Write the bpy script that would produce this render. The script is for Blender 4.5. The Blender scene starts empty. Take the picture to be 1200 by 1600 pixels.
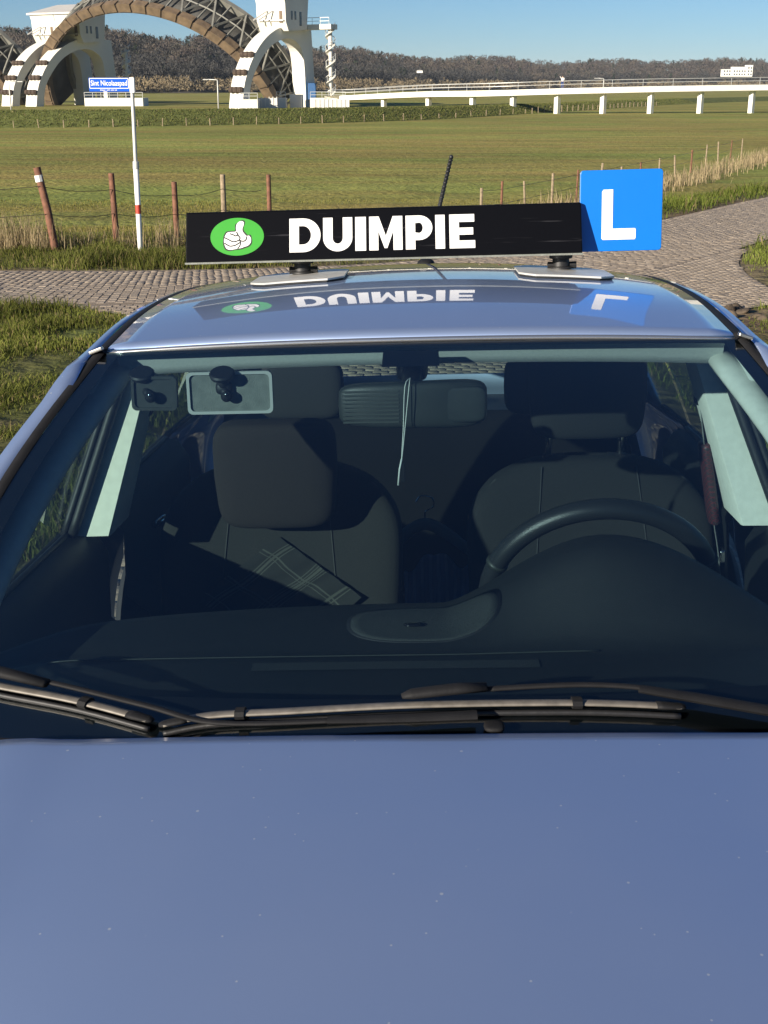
import bpy, math, random
import numpy as np
from mathutils import Matrix, Vector, Euler
R = math.radians
random.seed(7); rng = np.random.default_rng(11)
scene = bpy.context.scene
C = scene.collection

# ------------------------------------------------------------------ camera, sky, sun, exposure
HC = 2.5                                   # camera height above the field road (m)
FPX = 1950.0                               # focal length in pixels of a 1200 px wide frame
PITCH = math.atan(668/1950.0)              # looking down
SUN_AZ, SUN_EL = R(45), R(17.5)            # sun behind the camera, to the left
cam_d = bpy.data.cameras.new('camera'); cam = bpy.data.objects.new('camera', cam_d); C.objects.link(cam)
cam_d.sensor_fit = 'HORIZONTAL'; cam_d.sensor_width = 36; cam_d.lens = 36*FPX/1200
cam_d.clip_start = 0.05; cam_d.clip_end = 20000
cam.location = (0, 0, HC); cam.rotation_euler = (math.pi/2-PITCH, 0, 0)
scene.camera = cam
world = bpy.data.worlds.new('World'); scene.world = world; world.use_nodes = True
wn = world.node_tree.nodes; wl = world.node_tree.links
sky = wn.new('ShaderNodeTexSky'); sky.sky_type = 'NISHITA'; sky.sun_disc = False
sky.sun_elevation = SUN_EL; sky.sun_rotation = math.pi+SUN_AZ
sky.altitude = 0; sky.air_density = 0.85; sky.dust_density = 0.0; sky.ozone_density = 6.5
bg = wn['Background']; bg.inputs['Strength'].default_value = 0.050
wl.new(sky.outputs[0], bg.inputs['Color'])
sun_d = bpy.data.lights.new('sun', 'SUN'); sun = bpy.data.objects.new('sun', sun_d); C.objects.link(sun)
sun_d.energy = 5.0; sun_d.angle = R(0.53); sun_d.color = (1.0, 0.90, 0.76)
ldir = Vector((math.sin(SUN_AZ)*math.cos(SUN_EL), math.cos(SUN_AZ)*math.cos(SUN_EL), -math.sin(SUN_EL)))
sun.rotation_euler = ldir.to_track_quat('-Z', 'Y').to_euler()
vs = scene.view_settings
vs.view_transform = 'Standard'; vs.look = 'None'; vs.exposure = 1.0; vs.gamma = 1.0; vs.use_curve_mapping = False
try:
    scene.cycles.transparent_max_bounces = 16; scene.cycles.max_bounces = 10
    scene.cycles.caustics_reflective = False; scene.cycles.caustics_refractive = False
except Exception: pass

# ------------------------------------------------------------------ materials
def lin(h):
    h = h.lstrip('#'); v = [int(h[i:i+2], 16)/255 for i in (0, 2, 4)]
    return tuple(c/12.92 if c <= .04045 else ((c+.055)/1.055)**2.4 for c in v)
def mat(name, col, rough=.6, metal=0.0, var=0.0, vscale=8.0, bump=0.0, bscale=60.0, spec=.5, coat=0.0, attr=None, space='Object'):
    m = bpy.data.materials.new(name); m.use_nodes = True
    nt = m.node_tree; b = nt.nodes['Principled BSDF']
    b.inputs['Base Color'].default_value = (*col, 1); b.inputs['Roughness'].default_value = rough
    b.inputs['Metallic'].default_value = metal; b.inputs['Specular IOR Level'].default_value = spec
    b.inputs['Coat Weight'].default_value = coat; b.inputs['Coat Roughness'].default_value = .03
    tc = nt.nodes.new('ShaderNodeTexCoord')
    src = None
    if attr:
        a = nt.nodes.new('ShaderNodeAttribute'); a.attribute_name = attr; src = a.outputs['Color']
    if var > 0:
        n = nt.nodes.new('ShaderNodeTexNoise'); n.inputs['Scale'].default_value = vscale; n.inputs['Detail'].default_value = 6
        nt.links.new(tc.outputs[space], n.inputs['Vector'])
        mr = nt.nodes.new('ShaderNodeMapRange'); mr.inputs['From Min'].default_value = .3; mr.inputs['From Max'].default_value = .7
        mr.inputs['To Min'].default_value = 1-var; mr.inputs['To Max'].default_value = 1+var
        nt.links.new(n.outputs['Fac'], mr.inputs['Value'])
        mx = nt.nodes.new('ShaderNodeMix'); mx.data_type = 'RGBA'; mx.blend_type = 'MULTIPLY'; mx.inputs['Factor'].default_value = 1
        if src: nt.links.new(src, mx.inputs['A'])
        else: mx.inputs['A'].default_value = (*col, 1)
        nt.links.new(mr.outputs[0], mx.inputs['B']); src = mx.outputs['Result']
    if src: nt.links.new(src, b.inputs['Base Color'])
    if bump > 0:
        n2 = nt.nodes.new('ShaderNodeTexNoise'); n2.inputs['Scale'].default_value = bscale; n2.inputs['Detail'].default_value = 4
        nt.links.new(tc.outputs[space], n2.inputs['Vector'])
        bp = nt.nodes.new('ShaderNodeBump'); bp.inputs['Strength'].default_value = bump; bp.inputs['Distance'].default_value = .01
        nt.links.new(n2.outputs['Fac'], bp.inputs['Height']); nt.links.new(bp.outputs[0], b.inputs['Normal'])
    return m
def glass(name, tint, refl=1.7):
    m = bpy.data.materials.new(name); m.use_nodes = True; nt = m.node_tree; nt.nodes.clear()
    out = nt.nodes.new('ShaderNodeOutputMaterial'); mix = nt.nodes.new('ShaderNodeMixShader')
    t = nt.nodes.new('ShaderNodeBsdfTransparent'); t.inputs[0].default_value = (*tint, 1)
    g = nt.nodes.new('ShaderNodeBsdfGlossy'); g.inputs['Roughness'].default_value = .012
    # Schlick reflectance that is the same from both sides of the thin pane
    ge = nt.nodes.new('ShaderNodeNewGeometry'); dt = nt.nodes.new('ShaderNodeVectorMath'); dt.operation = 'DOT_PRODUCT'
    nt.links.new(ge.outputs['Normal'], dt.inputs[0]); nt.links.new(ge.outputs['Incoming'], dt.inputs[1])
    def mth(op, a, b=None):
        x = nt.nodes.new('ShaderNodeMath'); x.operation = op; x.use_clamp = op == 'ADD'
        for i_, q in enumerate((a, b)):
            if q is None: continue
            if isinstance(q, (int, float)): x.inputs[i_].default_value = q
            else: nt.links.new(q, x.inputs[i_])
        return x.outputs[0]
    om = mth('SUBTRACT', 1.0, mth('ABSOLUTE', dt.outputs['Value']))
    rf = mth('ADD', mth('MULTIPLY', mth('POWER', om, 5.0), .96*refl), .04*refl)
    nt.links.new(rf, mix.inputs[0])
    nt.links.new(t.outputs[0], mix.inputs[1]); nt.links.new(g.outputs[0], mix.inputs[2])
    tc = nt.nodes.new('ShaderNodeTexCoord'); mp = nt.nodes.new('ShaderNodeMapping'); mp.inputs['Scale'].default_value = (1, .35, .35); mp.inputs['Rotation'].default_value = (0, 0, .5)
    nz = nt.nodes.new('ShaderNodeTexNoise'); nz.inputs['Scale'].default_value = 5; nz.inputs['Detail'].default_value = 7
    nt.links.new(tc.outputs['Object'], mp.inputs['Vector']); nt.links.new(mp.outputs[0], nz.inputs['Vector'])
    fm = nt.nodes.new('ShaderNodeMapRange'); fm.inputs['From Min'].default_value = .35; fm.inputs['From Max'].default_value = .75; fm.inputs['To Min'].default_value = .0; fm.inputs['To Max'].default_value = .0018
    nt.links.new(nz.outputs['Fac'], fm.inputs['Value'])
    df = nt.nodes.new('ShaderNodeBsdfDiffuse'); df.inputs[0].default_value = (.45, .48, .5, 1); m2 = nt.nodes.new('ShaderNodeMixShader')
    nt.links.new(fm.outputs[0], m2.inputs[0]); nt.links.new(mix.outputs[0], m2.inputs[1]); nt.links.new(df.outputs[0], m2.inputs[2]); nt.links.new(m2.outputs[0], out.inputs[0])
    return m
def paint_material():
    m = bpy.data.materials.new('metallic_blue_paint'); m.use_nodes = True
    nt = m.node_tree; b = nt.nodes['Principled BSDF']
    b.inputs['Metallic'].default_value = .8; b.inputs['Specular Tint'].default_value = (.22, .30, .45, 1); b.inputs['Roughness'].default_value = .47
    b.inputs['Coat Weight'].default_value = 1.0; b.inputs['Coat Roughness'].default_value = .025; b.inputs['Coat IOR'].default_value = 1.55
    tc = nt.nodes.new('ShaderNodeTexCoord')
    # sparse dust specks and dried droplets lying on the lacquer
    def specks(scale, size, keep):
        v = nt.nodes.new('ShaderNodeTexVoronoi'); v.inputs['Scale'].default_value = scale; nt.links.new(tc.outputs['Object'], v.inputs['Vector'])
        a = nt.nodes.new('ShaderNodeMath'); a.operation = 'LESS_THAN'; a.inputs[1].default_value = size; nt.links.new(v.outputs['Distance'], a.inputs[0])
        s = nt.nodes.new('ShaderNodeSeparateColor'); nt.links.new(v.outputs['Color'], s.inputs[0])
        k = nt.nodes.new('ShaderNodeMath'); k.operation = 'GREATER_THAN'; k.inputs[1].default_value = keep; nt.links.new(s.outputs[0], k.inputs[0])
        p = nt.nodes.new('ShaderNodeMath'); p.operation = 'MULTIPLY'; nt.links.new(a.outputs[0], p.inputs[0]); nt.links.new(k.outputs[0], p.inputs[1])
        return p.outputs[0]
    s1 = specks(95, .11, .93); s2 = specks(38, .07, .88)
    ad = nt.nodes.new('ShaderNodeMath'); ad.operation = 'MAXIMUM'; nt.links.new(s1, ad.inputs[0]); nt.links.new(s2, ad.inputs[1])
    film = nt.nodes.new('ShaderNodeTexNoise'); film.inputs['Scale'].default_value = 2.2; film.inputs['Detail'].default_value = 5; nt.links.new(tc.outputs['Object'], film.inputs['Vector'])
    fl = nt.nodes.new('ShaderNodeMapRange'); fl.inputs['From Min'].default_value = .35; fl.inputs['From Max'].default_value = .75; fl.inputs['To Max'].default_value = .10
    nt.links.new(film.outputs['Fac'], fl.inputs['Value'])
    sc = nt.nodes.new('ShaderNodeMath'); sc.operation = 'MULTIPLY'; sc.inputs[1].default_value = .7; nt.links.new(ad.outputs[0], sc.inputs[0])
    tot = nt.nodes.new('ShaderNodeMath'); tot.operation = 'ADD'; nt.links.new(sc.outputs[0], tot.inputs[0]); nt.links.new(fl.outputs[0], tot.inputs[1])
    mx = nt.nodes.new('ShaderNodeMix'); mx.data_type = 'RGBA'; mx.inputs['A'].default_value = (.39, .51, .75, 1); mx.inputs['B'].default_value = (.9, .9, .88, 1)
    nt.links.new(tot.outputs[0], mx.inputs['Factor']); nt.links.new(mx.outputs['Result'], b.inputs['Base Color'])
    # metal flake sparkle
    fk = nt.nodes.new('ShaderNodeTexVoronoi'); fk.inputs['Scale'].default_value = 900; nt.links.new(tc.outputs['Object'], fk.inputs['Vector'])
    bp = nt.nodes.new('ShaderNodeBump'); bp.inputs['Strength'].default_value = .05; bp.inputs['Distance'].default_value = .001
    nt.links.new(fk.outputs['Distance'], bp.inputs['Height']); nt.links.new(bp.outputs[0], b.inputs['Normal'])
    return m
M = {}
M['paint'] = paint_material()
M['windscreen'] = glass('laminated_glass', (.52, .66, .69), 3.6)
M['sideglass'] = glass('side_glass', (.62, .74, .70), 1.2)
M['rubber'] = mat('black_rubber', (.012, .012, .013), .55, bump=.1)
M['trim'] = mat('black_trim', (.011, .011, .012), .7, var=.2, vscale=30, bump=.08, bscale=300, spec=.2)
M['gloss_black'] = mat('gloss_black', (.008, .008, .009), .12)
M['frit'] = mat('black_ceramic_frit', (.006, .006, .007), .3)
M['dash'] = mat('dashboard_plastic', (.010, .011, .011), .62, var=.12, vscale=40, bump=.15, bscale=700)
M['grille'] = mat('speaker_mesh', (.034, .036, .034), .7, var=.3, vscale=400, bump=.4, bscale=900)
M['fabric'] = mat('charcoal_seat_fabric', (.027, .027, .026), .9, var=.15, vscale=350, bump=.3, bscale=900, spec=.2)
M['fabric_shaded'] = mat('shaded_bench_fabric', (.004, .004, .004), .9, var=.15, vscale=350, bump=.3, bscale=900, spec=.2)  # near-black: the shade over the rear bench is put into its fabric colour
M['brown_fabric'] = mat('brown_black_fabric', (.026, .022, .021), .92, var=.15, vscale=400, bump=.3, bscale=900, spec=.2)
M['seam'] = mat('seat_seam_thread', (.040, .040, .038), .9)
M['light_trim'] = mat('pale_grey_trim', (.78, .78, .70), .8, var=.06, vscale=60, bump=.1, bscale=500, spec=.3)
M['headliner'] = mat('pale_grey_headliner', (.60, .62, .58), .95, var=.05, vscale=200, bump=.2, bscale=900, spec=.1)
M['chrome'] = mat('polished_metal', (.75, .75, .74), .16, 1.0)
M['alu'] = mat('brushed_metal', (.50, .47, .42), .35, 1.0, var=.1, vscale=20)
M['blade'] = mat('weathered_wiper_spine', (.15, .135, .115), .55, .2, var=.25, vscale=60)
M['leather'] = mat('steering_leather', (.020, .021, .022), .36, bump=.12, bscale=500)
M['mirror_back'] = mat('mirror_back_plastic', (.17, .18, .16), .55, var=.18, vscale=60, bump=.2, bscale=500)
M['mirror_back_dark'] = mat('mirror_back_dark', (.03, .034, .03), .5, var=.15, vscale=60)
M['mirror_house'] = mat('mirror_housing_plastic', (.030, .033, .028), .45, var=.15, vscale=30, bump=.1, bscale=600)
M['mirror_glass'] = mat('mirror_silver', (.8, .8, .8), .03, 1.0)
M['white_plastic'] = mat('white_string', (.75, .75, .70), .5)
M['moulding'] = mat('bright_roof_edge', (.62, .60, .57), .22, .9)
M['tyre'] = mat('tyre_rubber', (.02, .02, .02), .8, bump=.2)
M['rim'] = mat('alloy_rim', (.45, .46, .48), .3, .9)
M['lamp_glass'] = mat('lamp_lens', (.5, .52, .55), .08, .3, coat=1)
M['tail_red'] = mat('tail_lamp_lens', (.35, .01, .01), .12, coat=1)

# ------------------------------------------------------------------ mesh helpers
class MB:
    def __init__(s): s.v = []; s.f = []
    def add(s, vs_, fs):
        o = len(s.v); s.v += [tuple(map(float, p)) for p in vs_]; s.f += [tuple(i+o for i in f) for f in fs]; return s
    def box(s, c, d, rot=None, taper=1.0):
        hx, hy, hz = d[0]/2, d[1]/2, d[2]/2
        pts = [(-hx, -hy, -hz), (hx, -hy, -hz), (hx, hy, -hz), (-hx, hy, -hz), (-hx*taper, -hy*taper, hz), (hx*taper, -hy*taper, hz), (hx*taper, hy*taper, hz), (-hx*taper, hy*taper, hz)]
        if rot is not None: pts = [tuple(rot @ Vector(p)) for p in pts]
        return s.add([(p[0]+c[0], p[1]+c[1], p[2]+c[2]) for p in pts], [(0, 3, 2, 1), (4, 5, 6, 7), (0, 1, 5, 4), (1, 2, 6, 5), (2, 3, 7, 6), (3, 0, 4, 7)])
    def bar(s, a, b, w, h=None):
        h = h or w; a = Vector(a); b = Vector(b); d = b-a
        q = d.to_track_quat('Y', 'Z').to_matrix()
        return s.box((a+b)/2, (w, d.length, h), q)
    def tube(s, pts, r, n=10, cap=True, sq=(1, 1)):
        pts = [Vector(p) for p in pts]; m = len(pts)
        rs = r if isinstance(r, (list, tuple)) else [r]*m
        t0 = (pts[1]-pts[0]).normalized()
        up = Vector((0, 0, 1)) if abs(t0.z) < .9 else Vector((1, 0, 0))
        vv = []; nrm = (up-t0*up.dot(t0)).normalized()
        for i, p in enumerate(pts):
            t = (pts[min(i+1, m-1)]-pts[max(i-1, 0)]).normalized()
            nrm = (nrm-t*nrm.dot(t)).normalized(); bi = t.cross(nrm)
            for k in range(n):
                a = 2*math.pi*k/n
                vv.append(p+nrm*math.cos(a)*rs[i]*sq[0]+bi*math.sin(a)*rs[i]*sq[1])
        ff = [(i*n+k, i*n+(k+1) % n, (i+1)*n+(k+1) % n, (i+1)*n+k) for i in range(m-1) for k in range(n)]
        if cap: ff += [tuple(range(n))[::-1], tuple(range((m-1)*n, m*n))]
        return s.add(vv, ff)
    def grid(s, rows, cu=False, cv=False):
        nu, nv = len(rows), len(rows[0]); vv = [p for r in rows for p in r]
        ff = []
        for i in range(nu-(0 if cu else 1)):
            for j in range(nv-(0 if cv else 1)):
                i2, j2 = (i+1) % nu, (j+1) % nv
                ff.append((i*nv+j, i2*nv+j, i2*nv+j2, i*nv+j2))
        return s.add(vv, ff)
    def prism(s, poly, fn, a, b):
        n = len(poly)
        vv = [fn(u, v, a) for u, v in poly]+[fn(u, v, b) for u, v in poly]
        return s.add(vv, [tuple(range(n))[::-1], tuple(range(n, 2*n))]+[(i, (i+1) % n, n+(i+1) % n, n+i) for i in range(n)])
    def strip(s, outer, inner, fn, a, b, closed=False):
        n = len(outer); vv = []
        for l in (a, b):
            vv += [fn(u, v, l) for u, v in outer]+[fn(u, v, l) for u, v in inner]
        ff = []
        for i in range(n if closed else n-1):
            j = (i+1) % n
            ff += [(2*n+i, 2*n+j, 3*n+j, 3*n+i), (i, n+i, n+j, j), (i, j, 2*n+j, 2*n+i), (n+j, n+i, 3*n+i, 3*n+j)]
        if not closed:
            ff += [(0, 2*n, 3*n, n), (n-1, 2*n-1, 4*n-1, 3*n-1)]
        return s.add(vv, ff)
    def superq(s, c, r, e=.5, nu=16, nv=24, rot=None, fn=None):
        def sp(x, p): return math.copysign(abs(x)**p, x)
        rows = []
        for i in range(nu+1):
            ph = -math.pi/2+math.pi*i/nu; row = []
            for k in range(nv):
                th = 2*math.pi*k/nv
                p = Vector((r[0]*sp(math.cos(ph), e)*sp(math.cos(th), e), r[1]*sp(math.cos(ph), e)*sp(math.sin(th), e), r[2]*sp(math.sin(ph), e)))
                if fn: p = Vector(fn(p))
                if rot is not None: p = rot @ p
                row.append((p.x+c[0], p.y+c[1], p.z+c[2]))
            rows.append(row)
        return s.grid(rows, cv=True)
    def mesh(s, name, m, smooth=False):
        me = bpy.data.meshes.new(name); me.from_pydata(s.v, [], s.f); me.update()
        if m: me.materials.append(m)
        if smooth: me.polygons.foreach_set('use_smooth', [True]*len(me.polygons))
        return me
def fix_normals(me):
    import bmesh
    bm = bmesh.new(); bm.from_mesh(me); bmesh.ops.remove_doubles(bm, verts=bm.verts, dist=1e-5); bmesh.ops.recalc_face_normals(bm, faces=bm.faces); bm.to_mesh(me); bm.free()
OFF = {}                                    # local offset of the parts under each car-frame root
def obj(name, mb, m, parent=None, smooth=False, bevel=0, solid=0, angle=None, fix=True):
    me = mb if isinstance(mb, bpy.types.Mesh) else mb.mesh(name, m, smooth)
    if fix and not isinstance(mb, bpy.types.Mesh): fix_normals(me)
    o = bpy.data.objects.new(name, me); C.objects.link(o)
    if parent is not None:
        o.parent = parent
        o.location = OFF.get(parent.name, (0, 0, 0))
    if solid:
        md = o.modifiers.new('thickness', 'SOLIDIFY'); md.thickness = solid; md.offset = -1
    if bevel:
        md = o.modifiers.new('edge', 'BEVEL'); md.width = bevel; md.segments = 2; md.limit_method = 'ANGLE'; md.angle_limit = R(40)
    if angle:
        me.polygons.foreach_set('use_smooth', [True]*len(me.polygons))
        try: me.set_sharp_from_angle(angle=R(angle))
        except Exception: pass
    return o
def tag(o, label, cat, group=None):
    o['label'] = label; o['category'] = cat
    if group: o['group'] = group
    return o
def struct(o): o['kind'] = 'structure'; return o
def stuff(o, label=None, cat=None):
    o['kind'] = 'stuff'
    if label: o['label'] = label
    if cat: o['category'] = cat
    return o
def empty(name, loc=(0, 0, 0), rz=0):
    o = bpy.data.objects.new(name, None); C.objects.link(o); o.location = loc; o.rotation_euler = (0, 0, rz); o.empty_display_size = .2
    return o
def copy_tree(o, parent=None):
    c = o.copy(); C.objects.link(c); c.parent = parent
    for k in [x for x in o.children]: copy_tree(k, c)
    return c
def lerp(a, b, t): return a+(b-a)*t
def curve(pts, y):                          # piecewise linear-to-smooth interpolation of (y, a, b, ...)
    ys = [p[0] for p in pts]
    out = []
    for k in range(1, len(pts[0])):
        vals = [p[k] for p in pts]; n = len(ys)
        m = [0]*n
        for i in range(n):
            if i == 0: m[i] = (vals[1]-vals[0])/(ys[1]-ys[0])
            elif i == n-1: m[i] = (vals[-1]-vals[-2])/(ys[-1]-ys[-2])
            else: m[i] = (vals[i+1]-vals[i-1])/(ys[i+1]-ys[i-1])
        yy = min(max(y, ys[0]), ys[-1]); i = max(0, min(n-2, int(np.searchsorted(ys, yy))-1))
        h = ys[i+1]-ys[i]; t = (yy-ys[i])/h
        out.append((2*t**3-3*t*t+1)*vals[i]+(t**3-2*t*t+t)*h*m[i]+(-2*t**3+3*t*t)*vals[i+1]+(t**3-t*t)*h*m[i+1])
    return out if len(out) > 1 else out[0]
def cr(pts, n=8, closed=False):             # Catmull-Rom through points of any dimension
    P = [np.array(p, float) for p in pts]; m = len(P); out = []
    for i in range(m if closed else m-1):
        g = (lambda j: P[j % m]) if closed else (lambda j: P[min(max(j, 0), m-1)])
        a, b, c, d = g(i-1), g(i), g(i+1), g(i+2)
        for k in range(n):
            t = k/n
            out.append(tuple(.5*((2*b)+(c-a)*t+(2*a-5*b+4*c-d)*t*t+(3*b-a-3*c+d)*t**3)))
    if not closed: out.append(tuple(P[-1]))
    return out

# ------------------------------------------------------------------ the car's frame: the car stands nose-up on the dike ramp
CARM = Matrix.Translation((0, 0, HC)) @ Matrix.Rotation(R(-4.9), 4, 'X') @ Matrix.Translation((.062, 2.2, -.37)) @ Matrix.Rotation(R(-2), 4, 'Z') @ Matrix.Rotation(R(-1.5), 4, 'Y') @ Matrix.Translation((0, -2.2, -1.25))
def car_root(name, base):
    o = bpy.data.objects.new(name, None); C.objects.link(o); o.empty_display_size = .2
    o.matrix_world = CARM @ Matrix.Translation(base)
    OFF[o.name] = (-base[0], -base[1], -base[2])
    return o
pl_o = CARM @ Vector((0, 0, 0)); pl_n = (CARM.to_3x3() @ Vector((0, 0, 1))).normalized()
def ss(a, b, x): t = np.clip((x-a)/(b-a), 0, 1); return t*t*(3-2*t)
ROAD = cr([(-40, 15.6), (-20, 16.2), (-12, 16.45), (-6, 16.4), (-3, 16.45), (0, 17.1), (2.6, 18.7), (4.9, 21.7), (7.6, 26), (11.2, 32), (17.5, 42), (30, 60), (55, 92)], 10)
ROAD = np.array(ROAD)
def road_dist(x, y):
    x = np.asarray(x, float); y = np.asarray(y, float); sh = x.shape; x = x.ravel(); y = y.ravel()
    a = ROAD[:-1]; d = ROAD[1:]-a; L = (d**2).sum(1); out = np.full(x.shape, 1e9)
    for i in range(len(a)):
        t = np.clip(((x-a[i, 0])*d[i, 0]+(y-a[i, 1])*d[i, 1])/L[i], 0, 1)
        out = np.minimum(out, np.hypot(x-a[i, 0]-t*d[i, 0], y-a[i, 1]-t*d[i, 1]))
    return out.reshape(sh)
def ground_z(x, y):
    x = np.asarray(x, float); y = np.asarray(y, float)
    xc = np.clip(x, -7, 7)
    ramp = pl_o.z-(pl_n.x*(xc-pl_o.x)+pl_n.y*(np.maximum(y, -4)-pl_o.y))/pl_n.z
    w = ss(7.5, 13.5, y)
    near = ramp*(1-w)
    field = np.interp(y, [20.5, 23, 26, 36, 60, 5000], [0, -.12, -.5, -1.3, -1.6, -1.6])
    rd = road_dist(x, y)
    roadz = np.interp(y, [0, 22, 30, 45, 70, 110], [0, 0, -.12, -.5, -1.1, -1.5])
    wr = 1-ss(2.3, 7.0, rd)
    far = field*(1-wr)+roadz*wr
    return np.where(y < 20.5, near+far*(y > 13.5), far)
def gz(x, y): return float(ground_z(np.array([x]), np.array([y]))[0])
def far(px, row, y): return ((px-600)/2061*y, y, HC-(row-132)/2061*y)   # a far point from its bearing and distance
def proj(p):
    c, s = math.cos(PITCH), math.sin(PITCH); vx, vy, vz = p[0], p[1], p[2]-HC
    dep = vy*c-vz*s
    return 600+FPX*vx/dep, 800-FPX*(vy*s+vz*c)/dep, dep

# ------------------------------------------------------------------ numpy mesh soup
def soup(name, V, T, m, cols=None, smooth=False):
    me = bpy.data.meshes.new(name); nv, nt_ = len(V), len(T)
    me.vertices.add(nv); me.vertices.foreach_set('co', np.asarray(V, np.float32).ravel())
    me.loops.add(nt_*3); me.loops.foreach_set('vertex_index', np.asarray(T, np.int32).ravel())
    me.polygons.add(nt_); me.polygons.foreach_set('loop_start', np.arange(nt_, dtype=np.int32)*3)
    me.update(calc_edges=True); me.validate()
    if cols is not None:
        a = me.attributes.new('Col', 'FLOAT_COLOR', 'POINT')
        c4 = np.ones((nv, 4), np.float32); c4[:, :3] = cols; a.data.foreach_set('color', c4.ravel())
    if smooth: me.polygons.foreach_set('use_smooth', np.ones(nt_, bool))
    me.materials.append(m)
    o = bpy.data.objects.new(name, me); C.objects.link(o); return o
def leaf_material(name, trans=.35):
    m = bpy.data.materials.new(name); m.use_nodes = True; nt = m.node_tree; nt.nodes.clear()
    out = nt.nodes.new('ShaderNodeOutputMaterial'); a = nt.nodes.new('ShaderNodeAttribute'); a.attribute_name = 'Col'
    d = nt.nodes.new('ShaderNodeBsdfDiffuse'); t = nt.nodes.new('ShaderNodeBsdfTranslucent'); mix = nt.nodes.new('ShaderNodeMixShader'); mix.inputs[0].default_value = trans
    for s in (d, t): nt.links.new(a.outputs['Color'], s.inputs['Color'])
    nt.links.new(d.outputs[0], mix.inputs[1]); nt.links.new(t.outputs[0], mix.inputs[2]); nt.links.new(mix.outputs[0], out.inputs[0])
    return m
M['blade_grass'] = leaf_material('grass_blades', .35)
M['twigs'] = leaf_material('bare_twigs', .05)
def vnoise(x, y, s, seed=0):                # smooth value noise for layout of tufts and tints
    r_ = np.random.default_rng(seed).random((64, 64)); X = x/s; Y = y/s
    i = np.floor(X).astype(int); j = np.floor(Y).astype(int); a = X-i; b = Y-j; a = a*a*(3-2*a); b = b*b*(3-2*b)
    g = lambda p, q: r_[p % 64, q % 64]
    return (g(i, j)*(1-a)+g(i+1, j)*a)*(1-b)+(g(i, j+1)*(1-a)+g(i+1, j+1)*a)*b
def side_path_half(y): return np.interp(y, [-6, 11, 13, 14.2, 15.2, 16.5], [1.65, 1.75, 2.3, 3.2, 4.6, 5.0])
def corner_x(y): return np.interp(y, [15.9, 16.5, 17.5, 18.5, 19.5, 20.4], [5.0, 5.0, 5.05, 5.2, 5.5, 5.9])
def pave_mask(x, y):                        # > 0 on the paving (metres inside its edge)
    a = 1.38-road_dist(x, y)
    b = np.where(np.asarray(y) < 16.2, side_path_half(y)-np.abs(np.asarray(x)-.35), -9)
    yv = np.asarray(y); xv = np.asarray(x)
    c = np.where((yv >= 16.0) & (yv < 20.4), np.minimum(corner_x(yv)-xv, xv-1.5), -9)   # the wide inside of the bend
    return np.maximum(np.maximum(a, b), c)

# ------------------------------------------------------------------ ground
xs = np.unique(np.concatenate([[-4000, -2500, -1500, -900, -600, -400, -250, -160, -110, -80, -60, -45, -35, -28, -22, -18, -15], np.arange(-13, 16, .3), [16.5, 18, 20, 23, 27, 32, 38, 46, 56, 70, 90, 130, 200, 300, 500, 800, 1400, 2500, 4000]]))
ys = np.unique(np.concatenate([[-40, -15, -8], np.arange(-5, 5, 1.0), np.arange(5, 34, .3), np.arange(34, 70, 1.5), [72, 80, 90, 105, 125, 150, 180, 220, 270, 330, 400, 500, 700, 1000, 1500, 2200, 3500, 6000]]))
X, Y = np.meshgrid(xs, ys, indexing='ij'); Z = ground_z(X, Y)
pm = pave_mask(X, Y); bumpz = (vnoise(X, Y, .9, 3)-.5)*.07+(vnoise(X, Y, 3.1, 4)-.5)*.12
Z = Z+np.where(Y < 60, bumpz*ss(0, -1.2, pm), 0)-.03*ss(-.2, .3, pm)
nx_, ny_ = len(xs), len(ys)
V = np.stack([X, Y, Z], -1).reshape(-1, 3)
ii, jj = np.meshgrid(np.arange(nx_-1), np.arange(ny_-1), indexing='ij'); a = (ii*ny_+jj).ravel()
T = np.concatenate([np.stack([a, a+ny_, a+ny_+1], 1), np.stack([a, a+ny_+1, a+1], 1)])
fieldc = np.array([.255, .232, .066]); soil = np.array([.17, .125, .08]); vergec = np.array([.10, .10, .035])
n1 = vnoise(X, Y, .8, 5); n2 = vnoise(X, Y, 2.3, 6)
wv = 1-ss(20.8, 22.5, Y-np.maximum(0, (X-1)*1.45)); wv = np.maximum(wv, 1-ss(4.2, 6.5, road_dist(X, Y)))   # the rough verge by the paving
ws_ = np.clip(ss(-.75, -.05, pm)*.9+ss(.60, .78, n1*.5+n2*.5)*.6*wv, 0, 1)
ws_ = np.maximum(ws_, ss(1.6, .6, np.hypot((X-3.8)/.7, (Y-14.6)/1.5)))
trail = ss(.55, .2, np.abs(Y-9.3-.25*np.sin(X*1.3)-.35*(X+3)))*(X < -1.6)*.9
ws_ = np.maximum(ws_, trail*ss(.25, .6, n1))
colr = fieldc*(1-wv[..., None])+vergec*wv[..., None]; colr = colr*(1-ws_[..., None])+soil*ws_[..., None]
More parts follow.
